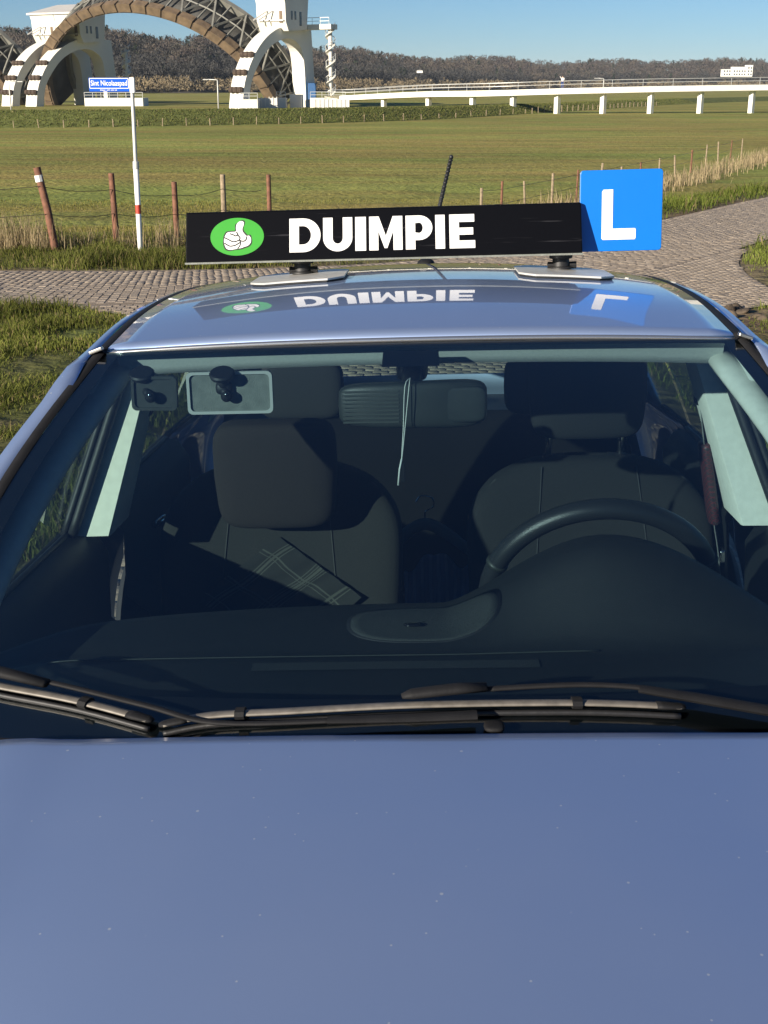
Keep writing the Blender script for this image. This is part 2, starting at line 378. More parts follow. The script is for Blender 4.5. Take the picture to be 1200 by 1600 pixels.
def ground_material():
    m = mat('grassland', (.1, .1, .03), .95, attr='Col', spec=.1)
    nt = m.node_tree; b = nt.nodes['Principled BSDF']; tc = nt.nodes['Texture Coordinate']
    at_ = [n for n in nt.nodes if n.bl_idname == 'ShaderNodeAttribute'][0]
    def noise(scale, sc3, det=6):
        mp = nt.nodes.new('ShaderNodeMapping'); mp.inputs['Scale'].default_value = sc3; nt.links.new(tc.outputs['Object'], mp.inputs['Vector'])
        n = nt.nodes.new('ShaderNodeTexNoise'); n.inputs['Scale'].default_value = scale; n.inputs['Detail'].default_value = det; nt.links.new(mp.outputs[0], n.inputs['Vector']); return n.outputs['Fac']
    def rng_(s, a, b_, lo, hi):
        r_ = nt.nodes.new('ShaderNodeMapRange'); r_.inputs['From Min'].default_value = a; r_.inputs['From Max'].default_value = b_; r_.inputs['To Min'].default_value = lo; r_.inputs['To Max'].default_value = hi
        nt.links.new(s, r_.inputs['Value']); return r_.outputs[0]
    def mul(a, b_):
        x = nt.nodes.new('ShaderNodeMath'); x.operation = 'MULTIPLY'; nt.links.new(a, x.inputs[0]); nt.links.new(b_, x.inputs[1]); return x.outputs[0]
    f = mul(mul(rng_(noise(1, (.16, .9, 1)), .3, .7, .80, 1.2), rng_(noise(3.5, (1, 1, 1), 8), .3, .7, .72, 1.26)), rng_(noise(.09, (.25, .8, 1)), .35, .65, .85, 1.13))
    tuft = noise(.55, (.35, 1, 1), 7)
    f = mul(f, rng_(tuft, .66, .74, 1.0, .62))
    mx = nt.nodes.new('ShaderNodeMix'); mx.data_type = 'RGBA'; mx.blend_type = 'MULTIPLY'; mx.inputs['Factor'].default_value = 1
    nt.links.new(at_.outputs['Color'], mx.inputs['A']); nt.links.new(f, mx.inputs['B'])
    hu = nt.nodes.new('ShaderNodeMix'); hu.data_type = 'RGBA'; hu.blend_type = 'MULTIPLY'; hu.inputs['Factor'].default_value = 1
    cr_ = nt.nodes.new('ShaderNodeValToRGB'); cr_.color_ramp.elements[0].position = .35; cr_.color_ramp.elements[0].color = (.86, 1.06, .9, 1); cr_.color_ramp.elements[1].position = .65; cr_.color_ramp.elements[1].color = (1.12, .98, 1.05, 1)
    nt.links.new(noise(.22, (.3, 1, 1), 5), cr_.inputs[0]); nt.links.new(mx.outputs['Result'], hu.inputs['A']); nt.links.new(cr_.outputs[0], hu.inputs['B'])
    nt.links.new(hu.outputs['Result'], b.inputs['Base Color'])
    bp = nt.nodes.new('ShaderNodeBump'); bp.inputs['Strength'].default_value = 1.0; bp.inputs['Distance'].default_value = .10
    nt.links.new(noise(4, (1, 1, 1), 9), bp.inputs['Height']); nt.links.new(bp.outputs[0], b.inputs['Normal'])
    return m
M['ground'] = ground_material()
g = struct(soup('ground', V, T, M['ground'], colr.reshape(-1, 3), True))

# ------------------------------------------------------------------ cobbled road: bed of sand and the setts laid on it
M['sand'] = mat('sand_joint_bed', (.255, .20, .145), .95, var=.2, vscale=3, bump=.5, bscale=30)
mbr = MB(); rows = []
tang = np.gradient(ROAD, axis=0); tang /= np.linalg.norm(tang, axis=1)[:, None]
for p, t in zip(ROAD, tang):
    n = np.array([-t[1], t[0]])
    row = []
    for k in np.linspace(-1.42, 1.42, 7):
        q = p+n*k; row.append((q[0], q[1], gz(q[0], q[1])+.007))
    rows.append(row)
mbr.grid(rows)
road = struct(obj('road', mbr, M['sand'], smooth=True))
mbs = MB(); rows = []
for yy in np.concatenate([np.arange(-5, 9, .7), np.arange(9, 15.9, .3)]):
    hw = float(side_path_half(yy))+.05
    rows.append([(.35+k*hw, yy, gz(.35+k*hw, yy)+.004) for k in np.linspace(-1, 1, 9)])
mbs.grid(rows)
mbs.grid([[(q, yy, gz(q, yy)+.002) for q in np.linspace(1.6, float(corner_x(yy)), 9)] for yy in np.arange(15.95, 20.4, .3)])
path = struct(obj('side_path', mbs, M['sand'], smooth=True))
def sett_mesh(sx, sy, sz, ch):
    m = MB(); hx, hy = sx/2, sy/2
    m.v = [(-hx, -hy, 0), (hx, -hy, 0), (hx, hy, 0), (-hx, hy, 0), (-hx, -hy, sz-ch), (hx, -hy, sz-ch), (hx, hy, sz-ch), (-hx, hy, sz-ch), (-hx+ch, -hy+ch, sz), (hx-ch, -hy+ch, sz), (hx-ch, hy-ch, sz), (-hx+ch, hy-ch, sz)]
    m.f = [(0, 1, 5, 4), (1, 2, 6, 5), (2, 3, 7, 6), (3, 0, 4, 7), (4, 5, 9, 8), (5, 6, 10, 9), (6, 7, 11, 10), (7, 4, 8, 11), (8, 9, 10, 11)]
    return m
setts = []                                   # (x, y, z, yaw, on_road)
seg = np.linalg.norm(np.diff(ROAD, axis=0), axis=1); cum = np.concatenate([[0], np.cumsum(seg)])
LS, WS = .152, .104
s_ = 0.0; r_i = 0
while s_ < cum[-1]:
    px_, py_ = np.interp(s_, cum, ROAD[:, 0]), np.interp(s_, cum, ROAD[:, 1])
    tx, ty = np.interp(s_, cum, tang[:, 0]), np.interp(s_, cum, tang[:, 1]); nn = (-ty, tx)
    if -9 < px_ < 14 and py_ < 37:
        for k in range(-10, 11):
            o_ = k*LS+(LS/2 if r_i % 2 else 0)
            if abs(o_) > 1.36: continue
            o_ += random.gauss(0, .006); setts.append((px_+nn[0]*o_+random.gauss(0, .005), py_+nn[1]*o_+random.gauss(0, .005), math.atan2(nn[1], nn[0]), 1))
    s_ += WS; r_i += 1
yy = -1.0; r_i = 0
while yy < 15.6:
    hw = float(side_path_half(yy))
    for k in range(-34, 35):
        x_ = .35+k*LS+(LS/2 if r_i % 2 else 0)
        if abs(x_-.35) < hw-.05 and float(road_dist(x_, yy)) > 1.5: setts.append((x_, yy, 0.0, 0))
    yy += WS; r_i += 1
yy = 15.65
while yy < 20.3:
    for k in range(-4, 30):
        x_ = 1.6+k*LS+(LS/2 if r_i % 2 else 0)
        if x_ < float(corner_x(yy))-.05 and float(road_dist(x_, yy)) > 1.44: setts.append((x_, yy, 0.0, 0))
    yy += WS; r_i += 1
sx_ = np.array([s[0] for s in setts]); sy_ = np.array([s[1] for s in setts]); sz_ = ground_z(sx_, sy_)
def sett_material(name, attr):
    m = mat(name, (.2, .18, .15), .85, attr=attr, var=.22, vscale=25, bump=.5, bscale=60, space='Object')
    if not attr:
        nt = m.node_tree; oi = nt.nodes.new('ShaderNodeObjectInfo'); rp = nt.nodes.new('ShaderNodeValToRGB')
        rp.color_ramp.elements[0].color = (.245, .195, .142, 1); rp.color_ramp.elements[1].color = (.315, .258, .196, 1)
        nt.links.new(oi.outputs['Random'], rp.inputs[0])
        mx = [n for n in nt.nodes if n.bl_idname == 'ShaderNodeMix'][0]; nt.links.new(rp.outputs[0], mx.inputs['A'])
    return m
M['sett'] = sett_material('cobble_stone', None); M['setts'] = sett_material('cobble_stones', 'Col')
variants = [sett_mesh(LS-.006-random.uniform(0, .014), WS-.006-random.uniform(0, .010), .05, .005).mesh('cobble', M['sett']) for _ in range(5)]
base_v = [np.array(sett_mesh(LS-.006-random.uniform(0, .014), WS-.006-random.uniform(0, .010), .05, .005).v) for _ in range(5)]
sm = sett_mesh(LS, WS, .05, .007); tri = np.array([t for f in sm.f for t in ((f[0], f[1], f[2]), (f[0], f[2], f[3]))])
cand = []
for i, s in enumerate(setts):
    u, v, d = proj((s[0], s[1], sz_[i]))
    vis = (0 < u < 330 and 425 < v < 500) or (1035 < u < 1200 and 290 < v < 440)
    if vis: cand.append((d, i))
single = set(i for _, i in sorted(cand)[:300])
VV = [[], []]; TT = [[], []]; CC = [[], []]; cnt = [0, 0]
for i, s in enumerate(setts):
    tilt = (random.gauss(0, .012), random.gauss(0, .012)); zz = sz_[i]-.0385+random.gauss(0, .0015); yaw = s[2]+random.gauss(0, .05)
    if i in single:
        o = bpy.data.objects.new('cobble', variants[i % 5]); C.objects.link(o); o.parent = road if s[3] else path
        o.location = (s[0], s[1], zz); o.rotation_euler = (tilt[0], tilt[1], yaw)
    else:
        k = 0 if s[3] else 1
        Rm = np.array(Euler((tilt[0], tilt[1], yaw)).to_matrix())
        VV[k].append(base_v[i % 5] @ Rm.T+[s[0], s[1], zz]); TT[k].append(tri+cnt[k]); cnt[k] += 12
        t = random.random(); CC[k].append(np.tile(np.array([.245, .195, .142])*(1-t)+np.array([.315, .258, .196])*t, (12, 1)))
for k, par in ((0, road), (1, path)):
    o = soup('cobbles', np.concatenate(VV[k]), np.concatenate(TT[k]), M['setts'], np.concatenate(CC[k])); o.parent = par; o['kind'] = 'stuff'

# ------------------------------------------------------------------ grass blades
def blades(name, bx, by, h, lean, w, cols, bz=None):
    n = len(bx); bz = ground_z(bx, by) if bz is None else bz
    az = rng.random(n)*2*np.pi; la = rng.random(n)*2*np.pi
    wx, wy_ = np.cos(az)*w/2, np.sin(az)*w/2; lx, ly = np.cos(la)*lean*h, np.sin(la)*lean*h
    V = np.empty((n, 5, 3))
    V[:, 0] = np.stack([bx-wx, by-wy_, bz-.02], 1); V[:, 1] = np.stack([bx+wx, by+wy_, bz-.02], 1)
    V[:, 2] = np.stack([bx-wx*.7+lx*.35, by-wy_*.7+ly*.35, bz+h*.6], 1); V[:, 3] = np.stack([bx+wx*.7+lx*.35, by+wy_*.7+ly*.35, bz+h*.6], 1)
    V[:, 4] = np.stack([bx+lx, by+ly, bz+h*np.sqrt(np.clip(1-lean**2*.6, .2, 1))], 1)
    b = (np.arange(n)*5)[:, None, None]
    T = (b+np.array([[0, 1, 2], [1, 3, 2], [2, 3, 4]])[None]).reshape(-1, 3)
    return soup(name, V.reshape(-1, 3), T, M['blade_grass'], np.repeat(cols, 5, axis=0))
def scatter(n, x0, x1, y0, y1): return rng.uniform(x0, x1, n), rng.uniform(y0, y1, n)
def grass_cols(n, a, b, straw=.12):
    t = rng.random((n, 1)); c = np.array(a)*(1-t)+np.array(b)*t
    k = rng.random(n) < straw; c[k] = np.array([.26, .20, .10])*(.7+.5*rng.random((k.sum(), 1))); return c
def verge(name, n, box, hmin, hmax, cols, edge=-.05, w=(.006, .014), clump=.62, mask=None):
    x, y = scatter(n, *box); pmk = pave_mask(x, y)
    cl = vnoise(x, y, .55, 21)*.6+vnoise(x, y, 1.7, 22)*.4
    tr = np.clip(1.25-np.abs(y-9.3-.25*np.sin(x*1.3)-.35*(x+3))/.55, 0, 1)*(x < -1.6)*(y < 12)
    keep = (pmk < edge) & (rng.random(n) > tr*.72) & (rng.random(n) < np.clip((cl-.18)*2.6, .05, 1)) & (rng.random(n) < np.clip(.25-pmk*1.2, 0.1, 1))
    if mask is not None: keep &= mask(x, y)
    x, y, cl = x[keep], y[keep], cl[keep]; m = len(x)
    h = (hmin+(hmax-hmin)*rng.random(m)**1.6)*(.25+2.6*np.clip(cl, 0, 1)**2)
    o = blades(name, x, y, h, .25+.6*rng.random(m), rng.uniform(*w, m), grass_cols(m, *cols)*(.62+.75*vnoise(x, y, .8, 33))[:, None])
    return o
G1 = ((.085, .105, .022), (.22, .23, .058), .10)
inview = lambda x, y: np.abs(x/np.maximum(y, 1)) < .40
o = verge('verge_grass', 230000, (-8, -1.3, 5.5, 15.8), .03, .12, G1, mask=inview); stuff(o)
o = verge('verge_grass', 120000, (-10, 4.5, 17.4, 23.5), .04, .17, ((.08, .10, .022), (.21, .215, .058), .12), mask=inview); stuff(o)
o = verge('verge_grass', 120000, (2.4, 9, 7, 20.5), .03, .12, ((.09, .12, .022), (.23, .26, .058), .06), mask=lambda x, y: inview(x, y) & ((np.hypot((x-3.8)/.7, (y-14.6)/1.5) > .7) | (rng.random(len(x)) < .12))); stuff(o)
o = verge('verge_grass', 110000, (3.5, 22, 20, 56), .06, .20, ((.075, .105, .02), (.19, .22, .048), .08), w=(.012, .026), mask=lambda x, y: (road_dist(x, y) < 5.5) & (np.abs(x/y) < .40)); stuff(o)
# short pasture grass just past the fence
x, y = scatter(140000, -14, 14, 21, 46); k = (np.abs(x/y) < .36) & (pave_mask(x, y) < -2.5) & (rng.random(len(x)) < (21/y)**1.2); x, y = x[k], y[k]
o = blades('pasture_grass', x, y, .03+.06*rng.random(len(x)), .5*np.ones(len(x)), rng.uniform(.01, .02, len(x)), grass_cols(len(x), (.17, .16, .042), (.26, .23, .07), .1)); stuff(o)
# dry straw tufts along the fences
def straw(name, spots, per, hmin, hmax, spread, w=(.006, .012)):
    xs_, ys_, hs = [], [], []
    for (cx, cy, k) in spots:
        n = int(per*k); xs_.append(cx+rng.normal(0, spread, n)); ys_.append(cy+rng.normal(0, spread*.6, n)); hs.append((hmin+(hmax-hmin)*rng.random(n))*(.7+.4*k))
    x, y, h = map(np.concatenate, (xs_, ys_, hs)); n = len(x)
    c = np.array([.43, .34, .20])*(.55+.6*rng.random((n, 1)))
    o = blades(name, x, y, h, .1+.45*rng.random(n)**1.5, rng.uniform(*w, n), c); return stuff(o)
spots = [(-6.6, 20.6, 1.3), (-6.1, 20.3, 1.4), (-5.75, 20.5, 1.5), (-5.45, 20.2, 1.2), (-5.05, 20.4, .6), (-4.72, 20.7, .45), (-4.15, 20.6, .5), (-3.55, 20.7, .85), (-3.25, 20.9, .7), (-2.9, 21.2, .35), (-7.2, 20.4, 1.3), (-2.2, 22.3, .4)]
straw('dry_grass', spots, 120, .18, .52, .17)
sp2 = []
for t in np.linspace(0, 1, 90):
    x0, y0 = lerp(3.6, 23.5, t), lerp(37, 79, t); sp2.append((x0+random.gauss(0, .35), y0-1.2+random.gauss(0, .5), random.uniform(.5, 1.5)))
straw('dry_grass', sp2, 30, .2, .62, .45, (.02, .035))

# churned soil at the corner of the paving
M['soil'] = mat('dark_wet_soil', (.085, .063, .042), .95, var=.45, vscale=8, bump=.8, bscale=25)
VV, TT, c0 = [], [], 0
for k in range(170):
    x0, y0 = random.gauss(3.65, .28), random.gauss(14.6, .9)
    if float(pave_mask(x0, y0)) > .1: continue
    m = MB(); r0 = random.choice([random.uniform(.02, .06), random.uniform(.04, .10)])
    m.superq((0, 0, 0), (r0*random.uniform(.8, 1.6), r0*random.uniform(.8, 1.6), r0*random.uniform(.3, .6)), random.uniform(.6, 1.2), 5, 7, Euler((random.random(), random.random(), random.random()*6)).to_matrix())
    v = np.array(m.v)*(1+rng.normal(0, .12, (len(m.v), 1)))+[x0, y0, gz(x0, y0)+r0*.15]
    t = np.array([q for f in m.f for q in ((f[0], f[1], f[2]), (f[0], f[2], f[3]))])
    VV.append(v); TT.append(t+c0); c0 += len(v)
stuff(soup('soil_clods', np.concatenate(VV), np.concatenate(TT), M['soil']))

# ------------------------------------------------------------------ summer dike across the meadow
dk = [(-60, 126), (-38, 128), (-12, 131), (-2, 146), (4, 152), (11, 172), (20, 195), (27, 214), (48, 250), (75, 292)]
DK = np.array(cr([(-400, 118), (-150, 122), (-80, 125), (-38, 130), (-12, 143), (3, 158), (13, 176), (24, 200), (36, 226), (52, 262), (90, 330), (200, 480)], 8))
tg = np.gradient(DK, axis=0); tg /= np.linalg.norm(tg, axis=1)[:, None]
prof = [(-5.2, -.15), (-4.4, .15), (-2.0, 1.25), (-1.2, 1.45), (1.2, 1.45), (2.0, 1.3), (6, -.2)]
mb = MB(); rows = []
for p, t in zip(DK, tg):
    n = np.array([-t[1], t[0]])
    if n[1] < 0: n = -n
    hgt = np.interp(p[1], [120, 160, 200, 260, 330], [1.62, 1.45, 1.2, 1.1, 1.0])/1.45
    rows.append([(p[0]+n[0]*(k+4.4)+0, p[1]+n[1]*(k+4.4), -1.6+h*hgt) for k, h in prof])
mb.grid(rows)
M['dike'] = mat('dike_grass', (.125, .140, .042), .95, var=.35, vscale=1.2, bump=1.0, bscale=3, spec=.1)
struct(obj('dike', mb, M['dike'], smooth=True))
# coarse grass on the dike face
n = 60000; k = rng.integers(0, len(DK)-1, n); f = rng.random(n); P_ = DK[k]*(1-f[:, None])+DK[k+1]*f[:, None]; nn = np.stack([-tg[k][:, 1], tg[k][:, 0]], 1)
d_ = rng.random(n)*4.2-.3; bx = P_[:, 0]+nn[:, 0]*d_; by = P_[:, 1]+nn[:, 1]*d_
hg = np.interp(P_[:, 1], [120, 160, 200, 260, 330], [1.62, 1.45, 1.2, 1.1, 1.0])/1.45
bz = -1.6+hg*np.interp(d_-4.4, [p[0] for p in prof], [p[1] for p in prof])
ok = (np.abs(bx/by) < .33) & (by < 300)
stuff(blades('dike_grass', bx[ok], by[ok], .04+.12*rng.random(ok.sum()), .6*np.ones(ok.sum()), rng.uniform(.05, .14, ok.sum()), grass_cols(ok.sum(), (.10, .125, .034), (.20, .20, .065), .05), bz[ok]))

# ------------------------------------------------------------------ wooded hills on the horizon
crest = [(-500, 40), (-200, 46), (0, 46), (60, 48), (165, 50), (230, 57), (300, 60), (350, 66), (440, 72), (520, 79), (600, 86), (700, 92), (800, 93), (900, 97), (1000, 97), (1100, 93), (1200, 97), (1400, 96), (1800, 100)]
def hill_y(px): return np.interp(px, [-500, 300, 600, 900, 1800], [620, 680, 900, 1250, 1500])
def crest_z(px, y): return HC-(np.interp(px, [c[0] for c in crest], [c[1] for c in crest])-132)/2061*y
mb = MB(); rows = []
pxs = np.linspace(-500, 1800, 90); NB = 10
def hill_pt(px, t):                           # t 0 foot, 1 crest ground
    y0 = hill_y(px); y = y0*(1+.28*t); zc = crest_z(px, y0*1.28)-13-2*math.sin(px*.031)
    e = ss(0, 1, t*.85+.1)
    return (px-600)/2061*y, y, -2+(zc+2)*float(e)*1.02
for px in pxs:
    rows.append([hill_pt(px, t) for t in np.linspace(-.05, 1.6, NB)])
mb.grid(rows)
M['hill'] = mat('leaf_litter_slope', (.060, .048, .036), .95, var=.3, vscale=.03)
struct(obj('hill', mb, M['hill'], smooth=True))
VV, CC = [], []
def crown(cx, cy, cz, w, h, kind, n, col):
    if kind == 'bare':                        # rounded leafless crown: twig fans along its surface, thinner inside
        d = rng.normal(0, 1, (n, 3)); d /= np.linalg.norm(d, axis=1)[:, None]
        r_ = (.55+.45*rng.random(n)**.5)[:, None]
        c = d*r_*[w*.5, w*.5, h*.40]; c[:, 2] += h*.60
        lob = 1+.22*np.sin(d[:, 0]*5+cx)+.18*np.sin(d[:, 2]*6+cy); c[:, :2] *= lob[:, None]
        dr = d*.8+rng.normal(0, .55, (n, 3))+[0, 0, .35]; sz = w*.062
    else:                                     # conifer
        t = rng.random(n)**.7; az = rng.random(n)*6.28; rad = (1-t)*w*.5*(.5+.5*rng.random(n))
        c = np.stack([np.cos(az)*rad, np.sin(az)*rad, h*(.12+.88*t)], 1); dr = np.stack([np.cos(az), np.sin(az), -.2+0*az], 1); sz = w*.13
    c += [cx, cy, cz]; dr /= np.linalg.norm(dr, axis=1)[:, None]
    sd = np.cross(dr, rng.normal(0, 1, (n, 3))); sd /= np.linalg.norm(sd, axis=1)[:, None]
    L = sz*(.8+1.2*rng.random((n, 1))); W = sz*(.30+.45*rng.random((n, 1)))
    VV.append(np.stack([c-dr*L*.5-sd*W, c-dr*L*.5+sd*W, c+dr*L], 1).reshape(-1, 3))
    k = rng.random((n, 1)); CC.append(np.repeat(np.array(col)*(.85+.3*k), 3, axis=0))
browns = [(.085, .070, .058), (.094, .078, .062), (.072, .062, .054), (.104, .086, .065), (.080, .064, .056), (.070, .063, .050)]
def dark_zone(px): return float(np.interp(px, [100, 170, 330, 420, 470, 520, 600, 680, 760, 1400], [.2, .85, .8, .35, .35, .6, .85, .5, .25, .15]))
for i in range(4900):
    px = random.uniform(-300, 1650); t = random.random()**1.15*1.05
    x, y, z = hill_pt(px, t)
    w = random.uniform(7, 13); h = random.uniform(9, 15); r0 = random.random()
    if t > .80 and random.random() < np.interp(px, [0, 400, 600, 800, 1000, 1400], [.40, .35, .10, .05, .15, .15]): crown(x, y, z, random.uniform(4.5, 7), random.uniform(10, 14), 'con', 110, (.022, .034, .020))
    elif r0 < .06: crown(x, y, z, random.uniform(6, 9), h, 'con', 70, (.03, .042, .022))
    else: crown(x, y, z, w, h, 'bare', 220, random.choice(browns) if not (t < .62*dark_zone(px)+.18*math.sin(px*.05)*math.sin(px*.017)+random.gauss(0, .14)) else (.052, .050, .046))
for i in range(420):                          # paler willows and scrub along the foot of the slope
    px = random.uniform(-260, 1420); y = float(hill_y(px))*random.uniform(.90, 1.0); x = (px-600)/2061*y
    crown(x, y, -1.8, random.uniform(6, 12), random.uniform(5, 9), 'bare', 90, random.choice([(.21, .165, .10), (.19, .15, .095), (.155, .125, .08)]))
V = np.concatenate(VV); stuff(soup('hillside_wood', V, np.arange(len(V)).reshape(-1, 3), M['twigs'], np.concatenate(CC)))

# distant white building standing among the trees
M['white_render'] = mat('white_render', (.78, .76, .70), .7, var=.06, vscale=.3)
M['dark_window'] = mat('dark_window_glass', (.03, .035, .045), .15)
hb = empty('white_building', far(1150, 117, 1220)); z0 = hb.location.z
hb.location.z = z0-2
for nme, (u, w, h) in zip(['wing', 'main_block', 'wing'], [(-9.5, 9, 6.0), (1.5, 13, 8.0), (10.5, 5, 9.6)]):
    b = MB(); b.box((u, 0, h/2), (w-.05, 9, h)); b.box((u, 0, h+.2), (w+.4, 9.4, .4)); o = obj(nme, b, M['white_render'], hb)
    for kx in range(int(w/2.4)):
        for kz in range(int(h/2.9)):
            b = MB(); b.box((u-w/2+1.3+kx*2.4, -4.52, 1.9+kz*2.8), (1.2, .08, 1.5)); obj('window', b, M['dark_window'], o)
tag(hb, 'long white building standing among bare trees on the far hillside', 'building')
hb2 = empty('white_cottage', far(652, 116, 930)); b = MB(); b.box((0, 0, 1.6), (7, 5, 3.2)); obj('wall', b, M['white_render'], hb2)
b = MB(); b.prism([(-3.9, 3.2), (3.9, 3.2), (0, 5.0)], lambda u, v, l: (u, l, v), -2.8, 2.8); obj('roof', b, mat('slate_roof', (.12, .11, .11), .8), hb2)
hb2.location.y -= 60; hb2.scale = (.55, .55, .45)
tag(hb2, 'small white house low on the wooded slope above the viaduct', 'house')

# ------------------------------------------------------------------ the viaduct
M['concrete_white'] = mat('white_concrete', (.80, .77, .68), .75, var=.06, vscale=.6)
M['galv'] = mat('galvanised_rail', (.55, .55, .52), .5, .3)
BR = np.array(cr([far(530, 149, 236), far(545, 148, 233), far(655, 142.8, 210), far(760, 141, 196), far(870, 138, 193), far(960, 136, 193), far(1050, 134.2, 194), far(1200, 132.2, 197), far(1320, 131.0, 200), far(1460, 129.8, 204)], 10))
tb = np.gradient(BR[:, :2], axis=0); tb /= np.linalg.norm(tb, axis=1)[:, None]
bridge = empty('viaduct', (20, 195, -1.6)); OFF['viaduct'] = (-20, -195, 1.6)
tag(bridge, 'long low white concrete viaduct on slim pillars crossing the meadow', 'bridge')
def along(offs):                              # closed section (lateral, height) lofted along the deck line
    rows = []
    for p, t in zip(BR, tb):
        n = (-t[1], t[0]); rows.append([(p[0]+n[0]*a, p[1]+n[1]*a, p[2]+h) for a, h in offs])
    return rows
b = MB(); b.grid(along([(0, 0), (0, -.80), (.4, -.88), (2.6, -.88), (3.0, -.80), (3.0, 0)]), cv=True); obj('deck', b, M['concrete_white'], bridge, angle=35)
seg = np.linalg.norm(np.diff(BR[:, :2], axis=0), axis=1); cb = np.concatenate([[0], np.cumsum(seg)])
for hgt, lat in ((1.02, .12), (.55, .12), (1.02, 2.88), (.55, 2.88)):
    b = MB(); rr = .028
    b.grid(along([(lat-rr, hgt-rr), (lat+rr, hgt-rr), (lat+rr, hgt+rr), (lat-rr, hgt+rr)]), cv=True); obj('rail', b, M['galv'], bridge)
pm_ = MB().box((0, 0, .5), (.05, .05, 1.0)).mesh('rail_post', M['galv'])
for s0 in np.arange(1, cb[-1]-1, 4.6):
    x, y, z = [float(np.interp(s0, cb, BR[:, k])) for k in range(3)]; t = [float(np.interp(s0, cb, tb[:, k])) for k in range(2)]
    o = obj('rail_post', pm_, None, bridge); o.location = (x-t[1]*.12-20, y+t[0]*.12-195, z+1.6)
for px in (590, 660, 730, 800, 872, 947, 1023, 1102, 1183, 1268, 1356):
    pxb = 600+2061*BR[:, 0]/BR[:, 1]; x, y, z = [float(np.interp(px, pxb, BR[:, k])) for k in range(3)]; n = (-float(np.interp(px, pxb, tb[:, 1])), float(np.interp(px, pxb, tb[:, 0])))
    cx, cy = x+n[0]*1.2, y+n[1]*1.2
    b = MB(); b.box((cx, cy, (z-.85-2.4)/2), (.74, .70, z-.85+2.4), Matrix.Rotation(R(43), 3, 'Z')); obj('pillar', b, M['concrete_white'], bridge, bevel=.05)
# a walker on the viaduct
i = int(np.argmin(np.abs(600+2061*BR[:, 0]/BR[:, 1]-875))); wx, wy0, wz = BR[i]; wy0 += .8
pr = empty('person', (wx, wy0, wz)); tag(pr, 'person in white jacket and blue trousers at the viaduct railing, arms raised', 'person')
def skin(name, verts, edges, rad, m, parent):
    me = bpy.data.meshes.new(name); me.from_pydata(verts, edges, []); me.materials.append(m)
    o = bpy.data.objects.new(name, me); C.objects.link(o); o.parent = parent
    o.modifiers.new('skin', 'SKIN'); 
    for k, r0 in enumerate(rad): me.skin_vertices[0].data[k].radius = (r0, r0)
    me.skin_vertices[0].data[0].use_root = True
    sb = o.modifiers.new('smooth', 'SUBSURF'); sb.levels = 1; sb.render_levels = 1
    return o
me_sk = lambda *a: skin(*a)
M['skin'] = mat('skin_tone', (.45, .28, .2), .6); M['jeans'] = mat('blue_jeans', (.05, .09, .25), .9); M['jacket'] = mat('white_jacket', (.8, .8, .76), .8); M['hair'] = mat('dark_hair', (.04, .03, .02), .8)
try:
    bod = me_sk('body', [(0, 0, .95), (0, 0, 1.2), (0, 0, 1.45), (0, 0, 1.55), (0, 0, 1.70), (-.1, 0, .88), (-.11, -.02, .48), (-.11, 0, .05), (.1, 0, .88), (.11, -.02, .48), (.11, 0, .05), (-.19, 0, 1.42), (-.32, -.1, 1.50), (-.42, -.2, 1.72), (.19, 0, 1.42), (.25, -.12, 1.2), (.2, -.28, 1.35)],
        [(0, 1), (1, 2), (2, 3), (3, 4), (0, 5), (5, 6), (6, 7), (0, 8), (8, 9), (9, 10), (2, 11), (11, 12), (12, 13), (2, 14), (14, 15), (15, 16)], [.14, .14, .14, .06, .1, .09, .065, .05, .09, .065, .05, .07, .05, .04, .07, .05, .04], M['skin'], pr)
    skin('jacket', [(0, 0, .92), (0, 0, 1.2), (0, 0, 1.46), (-.19, 0, 1.42), (-.32, -.1, 1.50), (-.40, -.18, 1.68), (.19, 0, 1.42), (.25, -.12, 1.2), (.21, -.25, 1.32)], [(0, 1), (1, 2), (2, 3), (3, 4), (4, 5), (2, 6), (6, 7), (7, 8)], [.17, .17, .165, .09, .07, .055, .09, .07, .055], M['jacket'], pr)
    skin('trousers', [(0, 0, .93), (-.1, 0, .86), (-.11, -.02, .48), (-.11, 0, .06), (.1, 0, .86), (.11, -.02, .48), (.11, 0, .06)], [(0, 1), (1, 2), (2, 3), (0, 4), (4, 5), (5, 6)], [.155, .105, .08, .07, .105, .08, .07], M['jeans'], pr)
    b = MB(); b.superq((0, .02, 1.75), (.10, .11, .10), .9, 8, 12); obj('hair', b, M['hair'], pr, smooth=True)
except Exception as e: print('person', e)

# ------------------------------------------------------------------ the weir: piers with machine houses and two raised visor gates
M['weir_white'] = mat('weir_concrete', (.66, .635, .56), .7, var=.05, vscale=.25)
M['weir_brown'] = mat('gate_brown_steel', (.125, .086, .050), .7, var=.35, vscale=.8)
M['weir_steel'] = mat('gate_grey_steel', (.17, .165, .14), .6, var=.2, vscale=.6)
M['gate_skin'] = mat('gate_dark_plate', (.050, .048, .042), .8, var=.4, vscale=.4)
M['roof_grey'] = mat('house_roof', (.50, .48, .44), .7, var=.08, vscale=.4)
M['bearing'] = mat('dark_rusted_bearing', (.055, .036, .024), .85, var=.4, vscale=2)
A = Vector((.47, .883, 0)); S = Vector((.883, -.47, 0)); UP = Vector((0, 0, 1))
outer = cr([(.3, -3), (.9, 0), (1.7, 3.1), (2.8, 5.0), (4.2, 6.9), (6.3, 9.0), (9.2, 11.0), (12.5, 12.4), (15.5, 13.1)], 5)
inner = cr([(2.6, -3), (3.0, 0), (3.6, 2.6), (4.6, 4.4), (6.2, 6.2), (8.4, 8.2), (11, 9.7), (14, 10.7), (17, 11.0), (19.5, 10.4), (21.2, 9.0), (21.9, 6.5), (22.2, 2), (22.3, -3)], 5)
